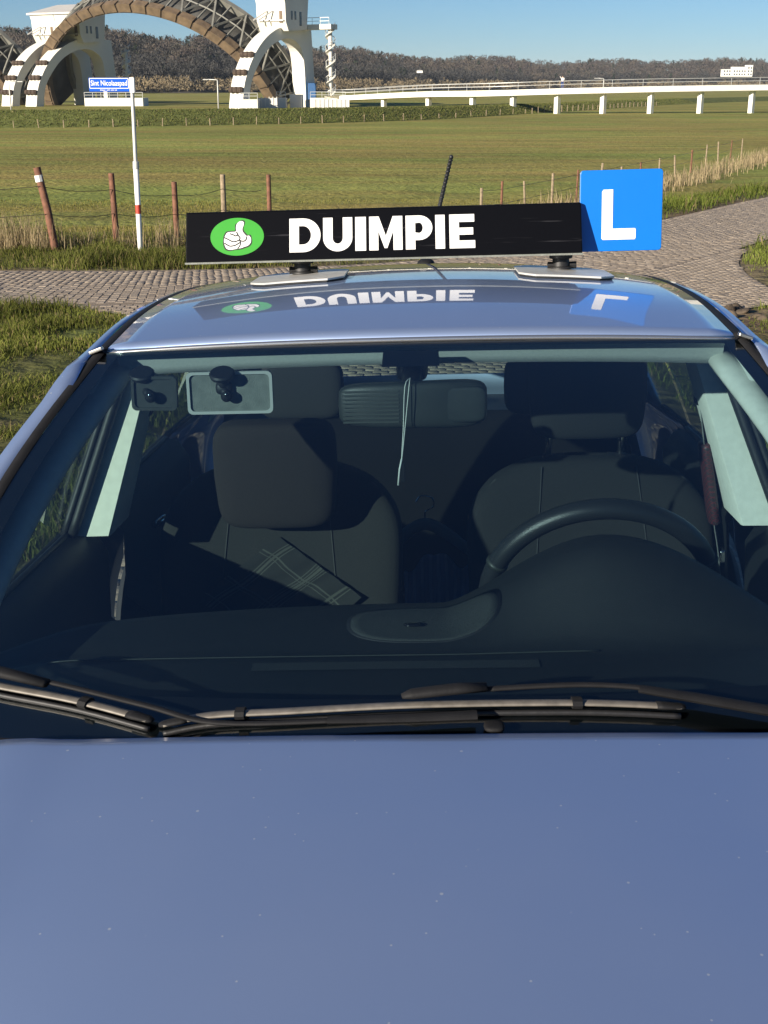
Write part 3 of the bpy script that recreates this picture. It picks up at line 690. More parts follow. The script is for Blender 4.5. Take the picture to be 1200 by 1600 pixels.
frame_poly = outer+[(24.6, 13.1), (25.0, 9), (26.2, -3)]+inner[::-1]
frame_top = outer+[(24.6, 13.1), (25.0, 9), (26.2, -3)]
def make_pier(name, loc):
    r0 = empty(name, loc); P_ = lambda u, v, l: tuple(A*u+S*l+UP*v)
    # frame as a band between outer and inner outlines
    n = 60
    def resample(pl):
        p = np.array(pl); d = np.concatenate([[0], np.cumsum(np.linalg.norm(np.diff(p, axis=0), axis=1))]); q = np.linspace(0, d[-1], n); return list(zip(np.interp(q, d, p[:, 0]), np.interp(q, d, p[:, 1])))
    # pair by halves so that corners meet corners
    ou = outer+[(24.6, 13.1)]; 
    b = MB(); b.strip(resample(outer+[(20, 13.12), (24.6, 13.1), (25.0, 9), (26.2, -3)]), resample(inner), P_, 0, 2.8); obj('arched_frame', b, M['weir_white'], r0)
    # dark lifting bearings on the front leg
    for (s0, z0) in ((1.15, 2.1), (2.6, 5.0), (5.0, 8.0)):
        b = MB()
        for l in (.5, 1.4, 2.3): b.superq((tuple(A*(s0-.15)+S*l+UP*z0)), (.62, .55, .55), .8, 6, 8)
        obj('bearing', b, M['bearing'], r0)
    # machine house
    hs0, hs1, l0, l1, z0, z1 = 13.5, 20.8, -2.0, 4.2, 12.2, 18.0
    pl = [(hs0+.9, z0), (hs1, z0+.4), (hs1+.9, z1+1.9), (hs0-.5, z1), (hs0-.1, z1-1.2), (hs0, z0+1.6)]
    b = MB(); b.prism(pl, P_, l0, l1); hs = obj('machine_house', b, M['weir_white'], r0)
    b = MB(); b.prism([(hs0-.9, z1+.02), (hs1+1.3, z1+2.2), (hs1+1.3, z1+2.6), (hs0-.9, z1+.4)], P_, l0-.5, l1+.5); obj('roof', b, M['roof_grey'], r0)
    for (u, v, w, h) in ((15.6, 14.9, .5, 1.5), (16.8, 14.9, .5, 1.5), (18.6, 14.4, .7, 2.4)):
        b = MB(); b.box(tuple(A*u+S*(l1+.03)+UP*v), (w, .06, h), Matrix.Rotation(math.atan2(A.y, A.x), 3, 'Z')); obj('window', b, M['dark_window'], hs)
    for (l, v, w, h) in ((-1.4, 16.6, .6, 1.2), (3.2, 14.6, .7, 2.0)):
        b = MB(); b.box(tuple(A*(hs0-.02)+S*l+UP*v), (w, .1, h), Matrix.Rotation(math.atan2(S.y, S.x), 3, 'Z')); obj('door', b, M['weir_brown'], hs)
    for l in (.4, 1.6):
        b = MB(); b.bar(tuple(A*(hs0-.2)+S*l+UP*15.6), tuple(A*(hs0-2.4)+S*(l-1.6)+UP*14.0), .22); obj('lifting_rod', b, M['roof_grey'], r0)
    b = MB(); b.box(tuple(A*(hs0-.1)+S*1.2+UP*14.0), (5.4, .5, .25), Matrix.Rotation(math.atan2(S.y, S.x), 3, 'Z')); obj('ledge', b, M['roof_grey'], r0)
    return r0
def spiral(parent, base, h, r0=.92):
    b = MB(); b.tube([base, (base[0], base[1], base[2]+h)], .36, 10); obj('stair_column', b, M['weir_white'], parent, smooth=True)
    turns = 5; n = 110; rows = []; rail = []
    for i in range(n+1):
        a = 2*math.pi*turns*i/n; z = base[2]+h*i/n; c, s = math.cos(a), math.sin(a)
        rows.append([(base[0]+c*.4, base[1]+s*.4, z), (base[0]+c*r0, base[1]+s*r0, z), (base[0]+c*r0, base[1]+s*r0, z-.12), (base[0]+c*.4, base[1]+s*.4, z-.12)])
        rail.append((base[0]+c*r0, base[1]+s*r0, z+1.0))
    b = MB(); b.grid(rows, cv=True); obj('stair_flight', b, M['weir_white'], parent)
    b = MB(); b.tube(rail, .07, 5)
    for i in range(0, n, 3): b.bar(rail[i], (rail[i][0], rail[i][1], rail[i][2]-1.0), .06)
    obj('stair_rail', b, M['galv'], parent)
p1 = make_pier('weir_pier', (-27.8, 232, -.5)); tag(p1, 'nearest white arched weir pier with machine house and spiral stair, right end of weir', 'weir pier', 'weir piers')
b = MB(); q = A*22.5+S*5.8
b.box(tuple(q+UP*13.1), (6.5, 2.4, .9), Matrix.Rotation(math.atan2(S.y, S.x), 3, 'Z')); obj('gallery', b, M['weir_white'], p1)
b = MB(); b.bar(tuple(A*22.5+S*2.9+UP*10.5), tuple(A*22.5+S*8.2+UP*12.8), .5)
b2 = MB()
for l in (3.2, 5.0, 6.8, 8.6): b2.bar(tuple(A*21.4+S*l+UP*13.5), tuple(A*21.4+S*l+UP*14.7), .08)
b2.bar(tuple(A*21.4+S*3.2+UP*14.7), tuple(A*21.4+S*8.6+UP*14.7), .1); b2.bar(tuple(A*21.4+S*3.2+UP*14.1), tuple(A*21.4+S*8.6+UP*14.1), .08)
obj('gallery_rail', b2, M['galv'], p1)
spiral(p1, tuple(A*22.5+S*8.2+UP*-1.0), 13.8)
p2 = make_pier('weir_pier', (-71.0, 258, -.9)); tag(p2, 'white arched weir pier in the far middle, its crown crossed by the brown gate arch', 'weir pier', 'weir piers')
p3 = make_pier('weir_pier', (-76.6, 261, -.9)); tag(p3, 'leftmost white arched weir pier, cut by the photo edge', 'weir pier', 'weir piers')
for pp, sc in ((p2, .93), (p3, .93)): pp.scale = (1, 1, sc)
spiral(p2, tuple(A*24.5+S*6.5+UP*-1.0), 12.0)
def make_gate(name, Lp, Rp):
    r0 = empty(name, (0, 0, 0)); Lp = Vector(Lp); Rp = Vector(Rp); mid = (Lp+Rp)/2; half = (Rp-Lp)/2
    r0.location = mid; hv = half
    lean = -A*10.5+UP*18.3; nv = (A*18.3+UP*10.5).normalized()
    def pt(a, k, inn=0.0):                    # a 0..pi along the arch from right to left, k metres across the plate
        return hv*math.cos(a)*(1-inn)+lean*math.sin(a)*(1-inn)+nv*k
    n = 36; Wd = 7.6
    rows = []
    for i in range(n+1):
        a = math.pi*i/n; rows.append([tuple(pt(a, .3, -.035)), tuple(pt(a, Wd-.3, -.045))])
    b = MB(); b.grid(rows); obj('gate_plate', b, M['gate_skin'], r0, smooth=True, solid=.15)
    # brown lower girder in riveted box panels
    for i in range(26):
        a0, a1 = math.pi*(i+.07)/26, math.pi*(i+.93)/26
        b = MB(); rows = []
        for t in np.linspace(a0, a1, 4):
            rows.append([tuple(pt(t, -1.1, .0)), tuple(pt(t, -1.1, -.075)), tuple(pt(t, .5, -.075)), tuple(pt(t, .5, .0))])
        b.grid(rows, cv=True); b.add(rows[0], [(0, 1, 2, 3)]); b.add(rows[-1], [(3, 2, 1, 0)])
        obj('girder_panel', b, M['weir_brown'], r0)
    rows = []
    for i in range(n*2+1):
        a = math.pi*i/n/2; rows.append([tuple(pt(a, -.9, .012)), tuple(pt(a, -.9, -.06)), tuple(pt(a, .3, -.06)), tuple(pt(a, .3, .012))])
    b = MB(); b.grid(rows, cv=True); obj('lower_chord', b, mat('dark_brown_steel', (.10, .07, .045), .8), r0)
    rows = []
    for i in range(n*2+1):
        a = math.pi*i/n/2; rows.append([tuple(pt(a, Wd-.4, -.10)), tuple(pt(a, Wd+.5, -.10)), tuple(pt(a, Wd+.5, .0)), tuple(pt(a, Wd-.4, .0))])
    b = MB(); b.grid(rows, cv=True); obj('upper_chord', b, M['weir_steel'], r0)
    rows = []
    for i in range(n*2+1):
        a = math.pi*i/n/2; rows.append([tuple(pt(a, Wd*.55-.2, -.14)), tuple(pt(a, Wd*.55+.2, -.14)), tuple(pt(a, Wd*.55+.2, -.12)), tuple(pt(a, Wd*.55-.2, -.12))])
    K = 26
    for i in range(K+1):
        a = math.pi*i/K
        b = MB(); b.bar(pt(a, .3, -.06), pt(a, Wd, -.09), .28); obj('truss_post', b, M['weir_steel'], r0)
        if i < K:
            a2 = math.pi*(i+1)/K; am = (a+a2)/2
            b = MB()
            if i % 2: b.bar(pt(a, .4, -.07), pt(a2, Wd-.2, -.10), .34)
            else: b.bar(pt(a, Wd-.2, -.10), pt(a2, .4, -.07), .34)
            b.bar(pt(a, Wd*.5, -.085), pt(a2, Wd*.5, -.085), .24)
            obj('truss_brace', b, M['weir_steel'], r0)
    return r0
gt = make_gate('visor_gate', (-68.2, 275, -2.6), (-21.0, 250, -2.2)); tag(gt, 'raised arched brown steel visor gate spanning between the weir piers', 'weir gate', 'visor gates')
g2 = make_gate('visor_gate', (-124.5, 303, -2.8), (-77.5, 278, -2.6)); tag(g2, 'second visor gate at the left edge, showing behind the leftmost weir pier', 'weir gate', 'visor gates')
# low works at the foot of the weir
def block(name, px0, px1, r0, r1, y, depth, m, label, cat, rail=True):
    a = far(px0, r1, y); c = far(px1, r0, y); w = c[0]-a[0]; h = c[2]-a[2]+1.2
    e = empty(name, ((a[0]+c[0])/2, y+depth/2, a[2]-1.2)); b = MB(); b.box((0, 0, h/2), (w, depth, h)); obj('wall', b, m, e, bevel=.05)
    if rail:
        b = MB()
        for k in np.linspace(-w/2+.05, w/2-.05, max(3, int(w/1.4))): b.bar((k, -depth/2+.05, h), (k, -depth/2+.05, h+1.05), .07)
        for q in (.55, 1.05): b.bar((-w/2, -depth/2+.05, h+q), (w/2, -depth/2+.05, h+q), .07)
        obj('railing', b, M['galv'], e)
    return tag(e, label, cat)
M['panel_grey'] = mat('pale_steel_panel', (.52, .52, .49), .6, var=.05, vscale=1)
block('pier_base', 375, 402, 154, 169, 231, 4, M['weir_white'], 'white base block with railing beside the front leg of the nearest pier', 'concrete block')
block('pier_base', 431, 446, 152, 169, 240, 4, M['weir_white'], 'narrow white base block left of the nearest pier rear leg', 'concrete block')
block('pier_base', 452, 471, 147, 169, 243, 5, M['weir_white'], 'white plinth under the rear leg of the nearest pier', 'concrete block', False)
block('lock_wall', 484, 540, 152, 169, 240, 5, M['weir_white'], 'low white wall with railing where the viaduct meets the weir', 'wall')
block('lock_wall', 130, 222, 152, 170, 262, 6, M['weir_white'], 'low white weir wall with railing behind the blue street name sign', 'wall')
block('parked_container', 481, 493, 130, 145, 250, 3, mat('blue_steel', (.03, .10, .24), .5), 'small blue steel container behind the spiral stair', 'container', False)
def fence_screen(px0, px1, r0, r1, y, label):
    a = far(px0, r1, y); c = far(px1, r0, y); e = empty('panel_fence', (a[0], y, a[2]-1)); n = max(3, int((px1-px0)/6)); w = (c[0]-a[0])/n; h = c[2]-a[2]+1
    for k in range(n):
        b = MB(); b.box((w*(k+.5), 0, h/2), (w*.86, .06, h)); obj('panel', b, M['panel_grey'], e)
    for k in range(n+1):
        b = MB(); b.box((w*k, -.06, h/2+.1), (.12, .12, h+.2)); obj('post', b, M['weir_white'], e)
    tag(e, label, 'fence')
fence_screen(402, 432, 152, 168, 236, 'pale panel fence between the base blocks of the nearest weir pier')
fence_screen(492, 545, 154, 168, 228, 'pale panel fence below the start of the viaduct')
def lamp(px, r0, r1, y, flip, label):
    a = far(px, r1, y); h = far(px, r0, y)[2]-a[2]; e = empty('street_lamp', (a[0], y, a[2]-1))
    b = MB(); b.tube([(0, 0, 0), (0, 0, h*.6+1), (0, 0, h+.9), (flip*.15, 0, h+1.0), (flip*1.6, 0, h+1.05)], [.13, .11, .09, .08, .06], 8); obj('pole', b, M['galv'], e, smooth=True)
    b = MB(); b.box((flip*1.9, 0, h+1.02), (.9, .28, .14)); obj('lamp_head', b, M['galv'], e, bevel=.03)
    tag(e, label, 'street lamp', 'street lamps by the weir')
lamp(340, 125, 169, 215, -1, 'slim street lamp standing on the dike left of the nearest weir pier')
lamp(14, 128, 169, 220, 1, 'slim street lamp at the left edge in front of the leftmost pier')
lamp(943, 123, 140, 330, -1, 'thin lamp post rising beyond the viaduct on the right')

# ------------------------------------------------------------------ fences and the street name sign
M['rust'] = mat('rusty_post', (.16, .070, .040), .8, var=.35, vscale=12, bump=.4, bscale=60)
M['old_wood'] = mat('weathered_wood_post', (.26, .20, .13), .9, var=.3, vscale=14, bump=.5, bscale=40)
M['wire'] = mat('fence_wire', (.09, .075, .06), .5, .6)
fen = empty('wire_fence', (-5.2, 20.1, 0)); OFF['wire_fence'] = (5.2, -20.1, 0)
tag(fen, 'wire fence of leaning rusty posts along the far side of the cobbled road', 'fence')
fp = []
for (x, y, h, r0, lx, kind) in ((-8.4, 19.6, 1.2, .055, .05, 'rust'), (-5.18, 20.1, 1.28, .062, -.22, 'rust'), (-4.39, 20.85, 1.15, .05, -.02, 'rust'), (-3.62, 22.2, .98, .05, .0, 'rust'), (-2.98, 23.8, 1.15, .05, 0, 'old_wood'), (-2.24, 25.0, 1.22, .045, 0, 'rust')):
    z = gz(x, y); b = MB(); top = (x+lx, y, z+h)
    b.tube([(x, y, z-.3), (x+lx*.5, y, z+h*.5), top], [r0*1.05, r0, r0*.95], 12); p = obj('post', b, M[kind], fen, angle=40)
    if abs(lx) > .2:
        b = MB(); c = (x+lx*.87, y, z+h*.87); b.tube([(c[0], c[1]-.005, c[2]-.05), (c[0]-.015, c[1]-.005, c[2]+.05)], r0*1.06, 10); obj('white_marker', b, mat('white_marker', (.75, .73, .68), .6), p)
    fp.append((x, y, z, lx, h))
for fr_ in (.45, .78):
    pts = []
    for a_, c_ in zip(fp[:-1], fp[1:]):
        for t in np.linspace(0, 1, 7)[:-1]:
            pts.append((lerp(a_[0]+a_[3]*fr_, c_[0]+c_[3]*fr_, t), lerp(a_[1], c_[1], t)-.06, lerp(a_[2]+a_[4]*fr_, c_[2]+c_[4]*fr_, t)-.05*math.sin(math.pi*t)))
    b = MB(); b.tube(pts, .005, 4); obj('wire', b, M['wire'], fen)
def field_fence(name, pts, h, r0, label, kinds, lean=.04):
    e = empty(name, (pts[0][0], pts[0][1], pts[0][2])); tag(e, label, 'fence')
    for i, (x, y, z) in enumerate(pts):
        b = MB(); hh = h*random.uniform(.85, 1.1); q = (x-e.location.x, y-e.location.y, z-e.location.z)
        b.tube([(q[0], q[1], q[2]-.3), (q[0]+random.gauss(0, lean), q[1], q[2]+hh)], r0*random.uniform(.8, 1.2), 7); obj('post', b, M[kinds[i % len(kinds)]], e, angle=40)
    b = MB(); 
    for fr_ in (.5, .85): b.tube([(x-e.location.x, y-e.location.y, z-e.location.z+h*fr_) for x, y, z in pts], .006, 4)
    obj('wire', b, M['wire'], e)
pts = []
for u in np.linspace(0, 1, 15):
    x, y = lerp(2.65, 21.5, u**1.25), lerp(35, 78, u**1.25); pts.append((x, y, gz(x, y)))
field_fence('wire_fence', pts, 1.15, .038, 'wire fence in dry reeds climbing away beside the road on the right', ['old_wood', 'rust', 'old_wood'])
pts = []
for s0 in np.arange(0, 68, 2.3):
    x = -46+s0; y = float(np.interp(x, DK[:, 0], DK[:, 1]))-.5; pts.append((x, y, -1.6))
field_fence('wire_fence', pts, 0.8, .05, 'low wire fence along the foot of the grassy dike', ['old_wood'])
pts = []
for s0 in np.arange(0, 34, 1.25):
    x = 22+s0; y = float(np.interp(x, DK[:, 0], DK[:, 1]))-1; pts.append((x, y, -1.6))
field_fence('wire_fence', pts, 0.9, .06, 'row of short pale posts under the viaduct at the dike end', ['old_wood'])
# street name sign
M['sign_blue'] = mat('enamel_blue', lin('1557c8'), .3, var=.04, vscale=10); M['sign_white'] = mat('enamel_white', (.82, .82, .80), .4, var=.05, vscale=12); M['red_band'] = mat('red_reflector', (.45, .05, .03), .5)
sp = empty('street_name_sign', (-3.9, 20.26, gz(-3.9, 20.26))); tag(sp, 'blue street name sign on a slim white pole beside the road', 'street sign')
b = MB(); b.tube([(0, 0, -.3), (.01, 0, 1.28)], .042, 14); obj('lower_pole', b, M['sign_white'], sp, smooth=True)
b = MB(); b.tube([(.01, 0, 1.25), (.015, 0, 1.36)], .05, 14); obj('collar', b, M['galv'], sp, angle=40)
b = MB(); b.tube([(.01, 0, 1.30), (.03, 0, 2.60)], .030, 14); obj('upper_pole', b, M['galv'], sp, angle=40)
b = MB(); b.tube([(.005, 0, .56), (.006, 0, .70)], .0435, 14); obj('red_band', b, M['red_band'], sp, angle=40)
b = MB(); b.box((.035, -.012, 2.49), (.075, .075, .225)); obj('clamp', b, M['sign_white'], sp, bevel=.008)
b = MB(); b.box((-.318, -.03, 2.497), (.612, .012, .2)); pn = obj('name_plate', b, M['sign_blue'], sp, bevel=.003)
b = MB(); xa, xb, za, zb = -.612, -.018, 2.445, 2.588; yk = -.0385
for c, d in (((( xa+xb)/2, yk, zb), (xb-xa, .003, .010)), (((xa+xb)/2, yk, za), (xb-xa, .003, .010)), ((xa, yk, (za+zb)/2), (.010, .003, zb-za-.010)), ((xb, yk, (za+zb)/2), (.010, .003, zb-za-.010))): b.box(c, d)
obj('white_border', b, M['sign_white'], pn)
def text_mesh(s, size, m, bold=0.0, width=None):
    cu = bpy.data.curves.new('lettering', 'FONT'); cu.body = s; cu.size = size; cu.offset = bold; cu.extrude = .0006; cu.align_x = 'CENTER'; cu.align_y = 'CENTER'
    t = bpy.data.objects.new('lettering', cu); C.objects.link(t); bpy.context.view_layer.update()
    me = bpy.data.meshes.new_from_object(t.evaluated_get(bpy.context.evaluated_depsgraph_get())); bpy.data.objects.remove(t)
    me.materials.clear(); me.materials.append(m)
    if width:
        co = np.array([v.co for v in me.vertices]); k = width/(co[:, 0].max()-co[:, 0].min())
        for v in me.vertices: v.co.x *= k
    return me
o = bpy.data.objects.new('lettering', text_mesh('Sint Nicolaaspad', .108, M['sign_white'], .0010, .555)); C.objects.link(o); o.parent = pn; o.location = (-.315, -.0385, 2.517); o.rotation_euler = (math.pi/2, 0, 0)
b = MB(); rs_ = random.Random(5); u = -.455
while u < -.205:
    w_ = rs_.uniform(.006, .013); b.box((u+w_/2, -.0375, 2.418+rs_.uniform(-.001, .002)), (w_, .001, rs_.uniform(.010, .016))); u += w_+rs_.choice([.004, .004, .005, .014])
obj('small_lettering', b, M['sign_white'], pn)

# ================================================================== the car (coordinates in the car's frame: x right, y towards its tail, z up)
car = car_root('parked_car', (0, 2.5, 0))
tag(car, 'blue-grey metallic hatchback parked nose to the camera on the cobbled ramp', 'car')
Rc = [(2.2, 1.390), (2.4, 1.428), (2.6, 1.448), (2.9, 1.462), (3.2, 1.463), (3.6, 1.445), (4.0, 1.405), (4.3, 1.35)]
Dt = [(2.2, .560, 1.374), (2.5, .553, 1.414), (2.9, .545, 1.430), (3.3, .533, 1.424), (3.8, .512, 1.385), (4.3, .49, 1.305)]
Rl = [(1.5, .735, .985), (1.68, .703, 1.078), (1.85, .673, 1.165), (2.05, .640, 1.265), (2.2, .618, 1.330), (2.4, .606, 1.365), (2.6, .600, 1.383), (3.0, .592, 1.396), (3.5, .577, 1.378), (4.0, .548, 1.325), (4.3, .53, 1.25)]
Bt = [(1.40, .735, .962), (1.9, .748, .955), (2.5, .752, .957), (3.2, .748, .972), (3.8, .725, .992), (4.35, .66, 1.01)]
for i_, p_ in enumerate(Rl):
    if p_[0] < 2.2: Rl[i_] = (p_[0], p_[1]+.034*math.sin(math.pi*(p_[0]-1.5)/.7), p_[2])
def WSP(u, v, o=0.0):                         # windscreen surface, u -1..1 across, v 0..1 upwards, o metres out along the glass normal
    x = (.69+(.558-.69)*v+.026*math.sin(math.pi*min(1, max(0, v))))*u; y = 1.42+.785*v+(.11*(1-v)+.03*v)*u*u; z = .985+.400*v-.010*u*u
    b_ = .016*math.sin(math.pi*v)+o
    return (x, y-.45*b_, z+.893*b_)
# roof skin
rows = []
for y in np.linspace(2.203, 4.28, 44):
    zc = curve(Rc, y); dx, dz = curve(Dt, y); row = []
    for k in np.linspace(-1, 1, 29):
        e = abs(k)**2.3; yy = y+(.03*k*k if y < 2.5 else .03*k*k*max(0, (2.9-y)/.4))
        row.append((dx*k, yy, zc+(dz-zc)*e))
    rows.append(row)
b = MB(); b.grid(rows); roof = obj('roof', b, M['paint'], car, smooth=True, solid=.012)
# bright front edge of the roof above the glass
pts = []
for k in np.linspace(-1, 1, 33):
    dx, dz = curve(Dt, 2.2); pts.append((dx*k*1.002, 2.197+.03*k*k, 1.390+(dz-1.390)*abs(k)**2.3-.006))
b = MB(); b.tube(pts, .0045, 8); obj('roof_edge', b, M['moulding'], car, smooth=True)
# ditch mouldings, painted side rails with pillars, for both sides
for sgn in (-1, 1):
    rows = []; pr_ = []
    for y in np.linspace(2.185, 4.2, 40):
        dx, dz = curve(Dt, y); yy = y+.03*max(0, min(1, (2.9-y)/.4))
        rows.append([(sgn*(dx-.002), yy, dz-.005), (sgn*(dx+.004), yy, dz-.001), (sgn*(dx+.019), yy, dz-.002), (sgn*(dx+.030), yy, dz-.012), (sgn*(dx+.031), yy, dz-.03)])
    b = MB(); b.grid(rows); obj('roof_moulding', b, M['trim'], car, smooth=True)
    b = MB(); dx, dz = curve(Dt, 2.19); b.box((sgn*(dx+.014), 2.214, dz+.001), (.026, .014, .007), Matrix.Rotation(sgn*.35, 3, 'Y')); obj('moulding_cap', b, M['alu'], car, bevel=.002)
    rows = []
    for y in np.linspace(1.42, 4.28, 60):     # cant rail: inner lip, crown, outer lip
        rx, rz = curve(Rl, y)
        if y >= 2.2:
            dx, dz = curve(Dt, y); ix, iz = dx+.030, dz-.012
            t = max(0, min(1, (2.5-y)/.3))
        else:
            v = (y-1.42)/.785; w = WSP(1, v); ix, iz = lerp(w[0]+.016, curve(Dt, 2.2)[0]+.030, ss(.6, 1, np.array(v)).item()), w[2]+.004+(-.004)*v
            iz = lerp(iz, curve(Dt, 2.2)[1]-.012, ss(.8, 1, np.array(v)).item())
        yy = y+(.11*(1-min(1, max(0, (y-1.42)/.785)))+.03)*(1 if y < 2.2 else max(0, (2.9-y)/.7)*1)*.9
        mx_, mz_ = lerp(ix, rx, .72), lerp(iz, rz, .40)+.013
        rows.append([(sgn*ix, yy, iz-.012), (sgn*ix, yy, iz), (sgn*mx_, yy, mz_), (sgn*(rx+.006), yy, rz), (sgn*(rx+.004), yy, rz-.02), (sgn*(rx-.02), yy, rz-.025)])
    b = MB(); b.grid(rows); obj('side_rail', b, M['paint'], car, smooth=True)
    # black trim between the pillar and the glass
    rows = []
    for v in np.linspace(-.02, 1.0, 24):
        w = WSP(1, v); rows.append([(sgn*(w[0]+.018), w[1]+.004, w[2]-.004), (sgn*(w[0]+.015), w[1], w[2]+.004), (sgn*(w[0]+.004), w[1], w[2]+.005), (sgn*(w[0]-.001), w[1], w[2]+.001)])
    b = MB(); b.grid(rows); obj('screen_trim', b, M['trim'], car, smooth=True)
# windscreen glass and the black ceramic border behind it
rows = [[WSP(u, v) for u in np.linspace(-1, 1, 33)] for v in np.linspace(-.03, 1.0, 25)]
b = MB(); b.grid(rows); wsn = obj('windscreen', b, M['windscreen'], car, smooth=True)
def border(us, vs_): return [[WSP(u, v, -.0025) for u in us] for v in vs_]
b = MB(); b.grid(border(np.linspace(-1, 1, 33), np.linspace(-.03, .062, 4))); b.grid(border(np.linspace(-1, 1, 33), np.linspace(.972, .998, 3)))
for sgn in (-1, 1):
    b.grid([[WSP(sgn*lerp(.952, 1, t), v, -.0025) for t in (0, .5, 1)] for v in np.linspace(.062, .972, 24)])
obj('frit_border', b, M['frit'], wsn, smooth=True)
b = MB(); b.grid([[WSP(u, v, -.004) for u in np.linspace(-.105, .065, 5)] for v in np.linspace(.90, .96, 3)]); obj('sensor_patch', b, M['frit'], wsn)
# bonnet
rows = []
hp = [(.40, .755), (.46, .800), (.60, .858), (.80, .918), (1.0, .958), (1.2, .985), (1.35, .999), (1.385, 1.000)]
for t in np.linspace(0, 1, 46):
    row = []
    for k in np.linspace(-1, 1, 41):
        y1 = 1.385+.055*k*k; y0 = .40+.22*abs(k)**2.6; y = lerp(y0, y1, t)
        yc = lerp(.40, 1.385, t)
        z = curve(hp, yc)-lerp(.058, .034, t)*abs(k)**2.2
        hw = lerp(.62, .68, t)
        cre = .004*math.exp(-((abs(k)-.72)/.06)**2)
        row.append((hw*k, y, z+cre))
    rows.append(row)
rows.append([(p[0], p[1]+.006, p[2]-.006) for p in rows[-1]]); rows.append([(p[0], p[1]+.004, p[2]-.02) for p in rows[-1]])
b = MB(); b.grid(rows); obj('bonnet', b, M['paint'], car, smooth=True)
bonnet_edge = {s: [r_[0 if s < 0 else -1] for r_ in rows[:-2]] for s in (-1, 1)}
# wings, lower sides with wheel arches
WH = (.98, 3.60); WR = .315
def half_w(y, z):
    w = curve([(.18, .84), (.3, .872), (.5, .888), (.7, .884), (.85, .850), (.93, .785), (.975, .742)], z)
    f = np.interp(y, [.30, .42, .6, .9, 3.6, 4.1, 4.4, 4.52], [.60, .82, .925, .985, .99, .96, .90, .78])
    return w*f
for sgn in (-1, 1):
    ys_ = np.linspace(.42, 4.45, 150); zs_ = np.linspace(.20, 1, 30)
    def top(y): return curve([(.42, .70), (.6, .80), (.9, .885), (1.2, .925), (1.42, .955), (2.2, .953), (3.2, .97), (4.0, 1.0), (4.45, 1.0)], y)
    parts = {'wing': (.42, 1.50), 'front_door': (1.506, 2.60), 'rear_door': (2.606, 3.46), 'rear_quarter': (3.466, 4.45)}
    for nm, (ya, yb) in parts.items():
        yl = np.linspace(ya, yb, int((yb-ya)/.028)+2); b = MB(); vv = []; keep = []
        for y in yl:
            for t in np.linspace(0, 1, 30):
                z = lerp(.20, top(y), t); yy = y
                for wy in WH:
                    d = math.hypot(y-wy, z-WR)
                    if d < .355 and d > 1e-4: yy = wy+(y-wy)*.355/d; z = WR+(z-WR)*.355/d
                x = half_w(yy, min(z, .975)) if z < .93 else min(half_w(yy, min(z, .975)), 9)
                ins = any(math.hypot(y-wy, lerp(.20, top(y), t)-WR) < .355 for wy in WH)
                vv.append((sgn*x, yy, z)); keep.append(ins)
        nz = 30; ff = []
        for i in range(len(yl)-1):
            for j in range(nz-1):
                q = (i*nz+j, (i+1)*nz+j, (i+1)*nz+j+1, i*nz+j+1)
                if not all(keep[a_] for a_ in q): ff.append(q)
        b.add(vv, ff)
        pn_ = obj(nm, b, M['paint'], car, smooth=True)
        if 'door' in nm:
            b = MB(); yh = yb-.16; b.tube([(sgn*(half_w(yh-.1, .80)+.012), yh-.10, .80), (sgn*(half_w(yh, .80)+.03), yh-.05, .802), (sgn*(half_w(yh, .80)+.012), yh+.02, .804)], [.012, .014, .012], 8, sq=(1.2, .8)); obj('door_handle', b, M['paint'], pn_, smooth=True)
    # shoulder between bonnet edge and wing top
    rows = []
    for p in bonnet_edge[sgn][4:]:
        y = min(max(p[1], .45), 1.5); tz = top(y); xw = half_w(y, min(tz, .975))
        rows.append([(sgn*(abs(p[0])+.004), p[1], p[2]-.002), (sgn*lerp(abs(p[0]), xw, .5), lerp(p[1], y, .5), lerp(p[2], tz, .42)+.004), (sgn*xw, y, tz)])
    b = MB(); b.grid(rows); obj('wing_top', b, M['paint'], car, smooth=True)
    # door glass, seals and pillars
    def side(y, t):                           # t 0 belt, 1 rail
        bx, bz = curve(Bt, y); rx, rz = curve(Rl, y)
        dyr = .105*(1-min(1, max(0, (y-1.42)/.785)))+.03*max(0, min(1, (2.9-y)/.7))
        return (sgn*(lerp(bx, rx-.012, t)+.012*math.sin(math.pi*t)), y+dyr*t*.9, lerp(bz, rz-.022, t))
    for nm, ya, yb in (('front_door_glass', 1.62, 2.56), ('rear_door_glass', 2.68, 3.42), ('quarter_glass', 3.46, 3.80)):
        b = MB(); b.grid([[side(y, t) for t in np.linspace(0, 1, 9)] for y in np.linspace(ya, yb, 20)]); obj(nm, b, M['sideglass'], car, smooth=True)
    b = MB(); b.grid([[side(y, t) for t in np.linspace(0, 1, 9)] for y in (2.56, 2.60, 2.64, 2.68)]); obj('centre_pillar', b, M['gloss_black'], car, smooth=True, solid=.01)
    b = MB(); b.grid([[side(y, t) for t in np.linspace(0, 1, 9)] for y in np.linspace(3.80, 4.26, 8)]); obj('rear_pillar', b, M['paint'], car, smooth=True, solid=.01)
    b = MB(); b.grid([[side(y, t) for t in np.linspace(0, 1, 5)] for y in np.linspace(1.50, 1.62, 4)]); obj('mirror_triangle', b, M['trim'], car, smooth=True, solid=.01)
    b = MB(); b.tube([(side(y, 0)[0]+sgn*.004, y, side(y, 0)[2]) for y in np.linspace(1.5, 3.8, 30)], .009, 6); obj('belt_seal', b, M['trim'], car, smooth=True)
    b = MB(); b.tube([side(y, .985) for y in np.linspace(1.62, 3.8, 40)], .008, 6); obj('window_seal', b, M['rubber'], car, smooth=True)
    # door mirror
    b = MB(); b.superq((sgn*.90, 1.62, 1.03), (.105, .06, .075), .6, 12, 18); mr = obj('door_mirror', b, M['paint'], car, smooth=True)
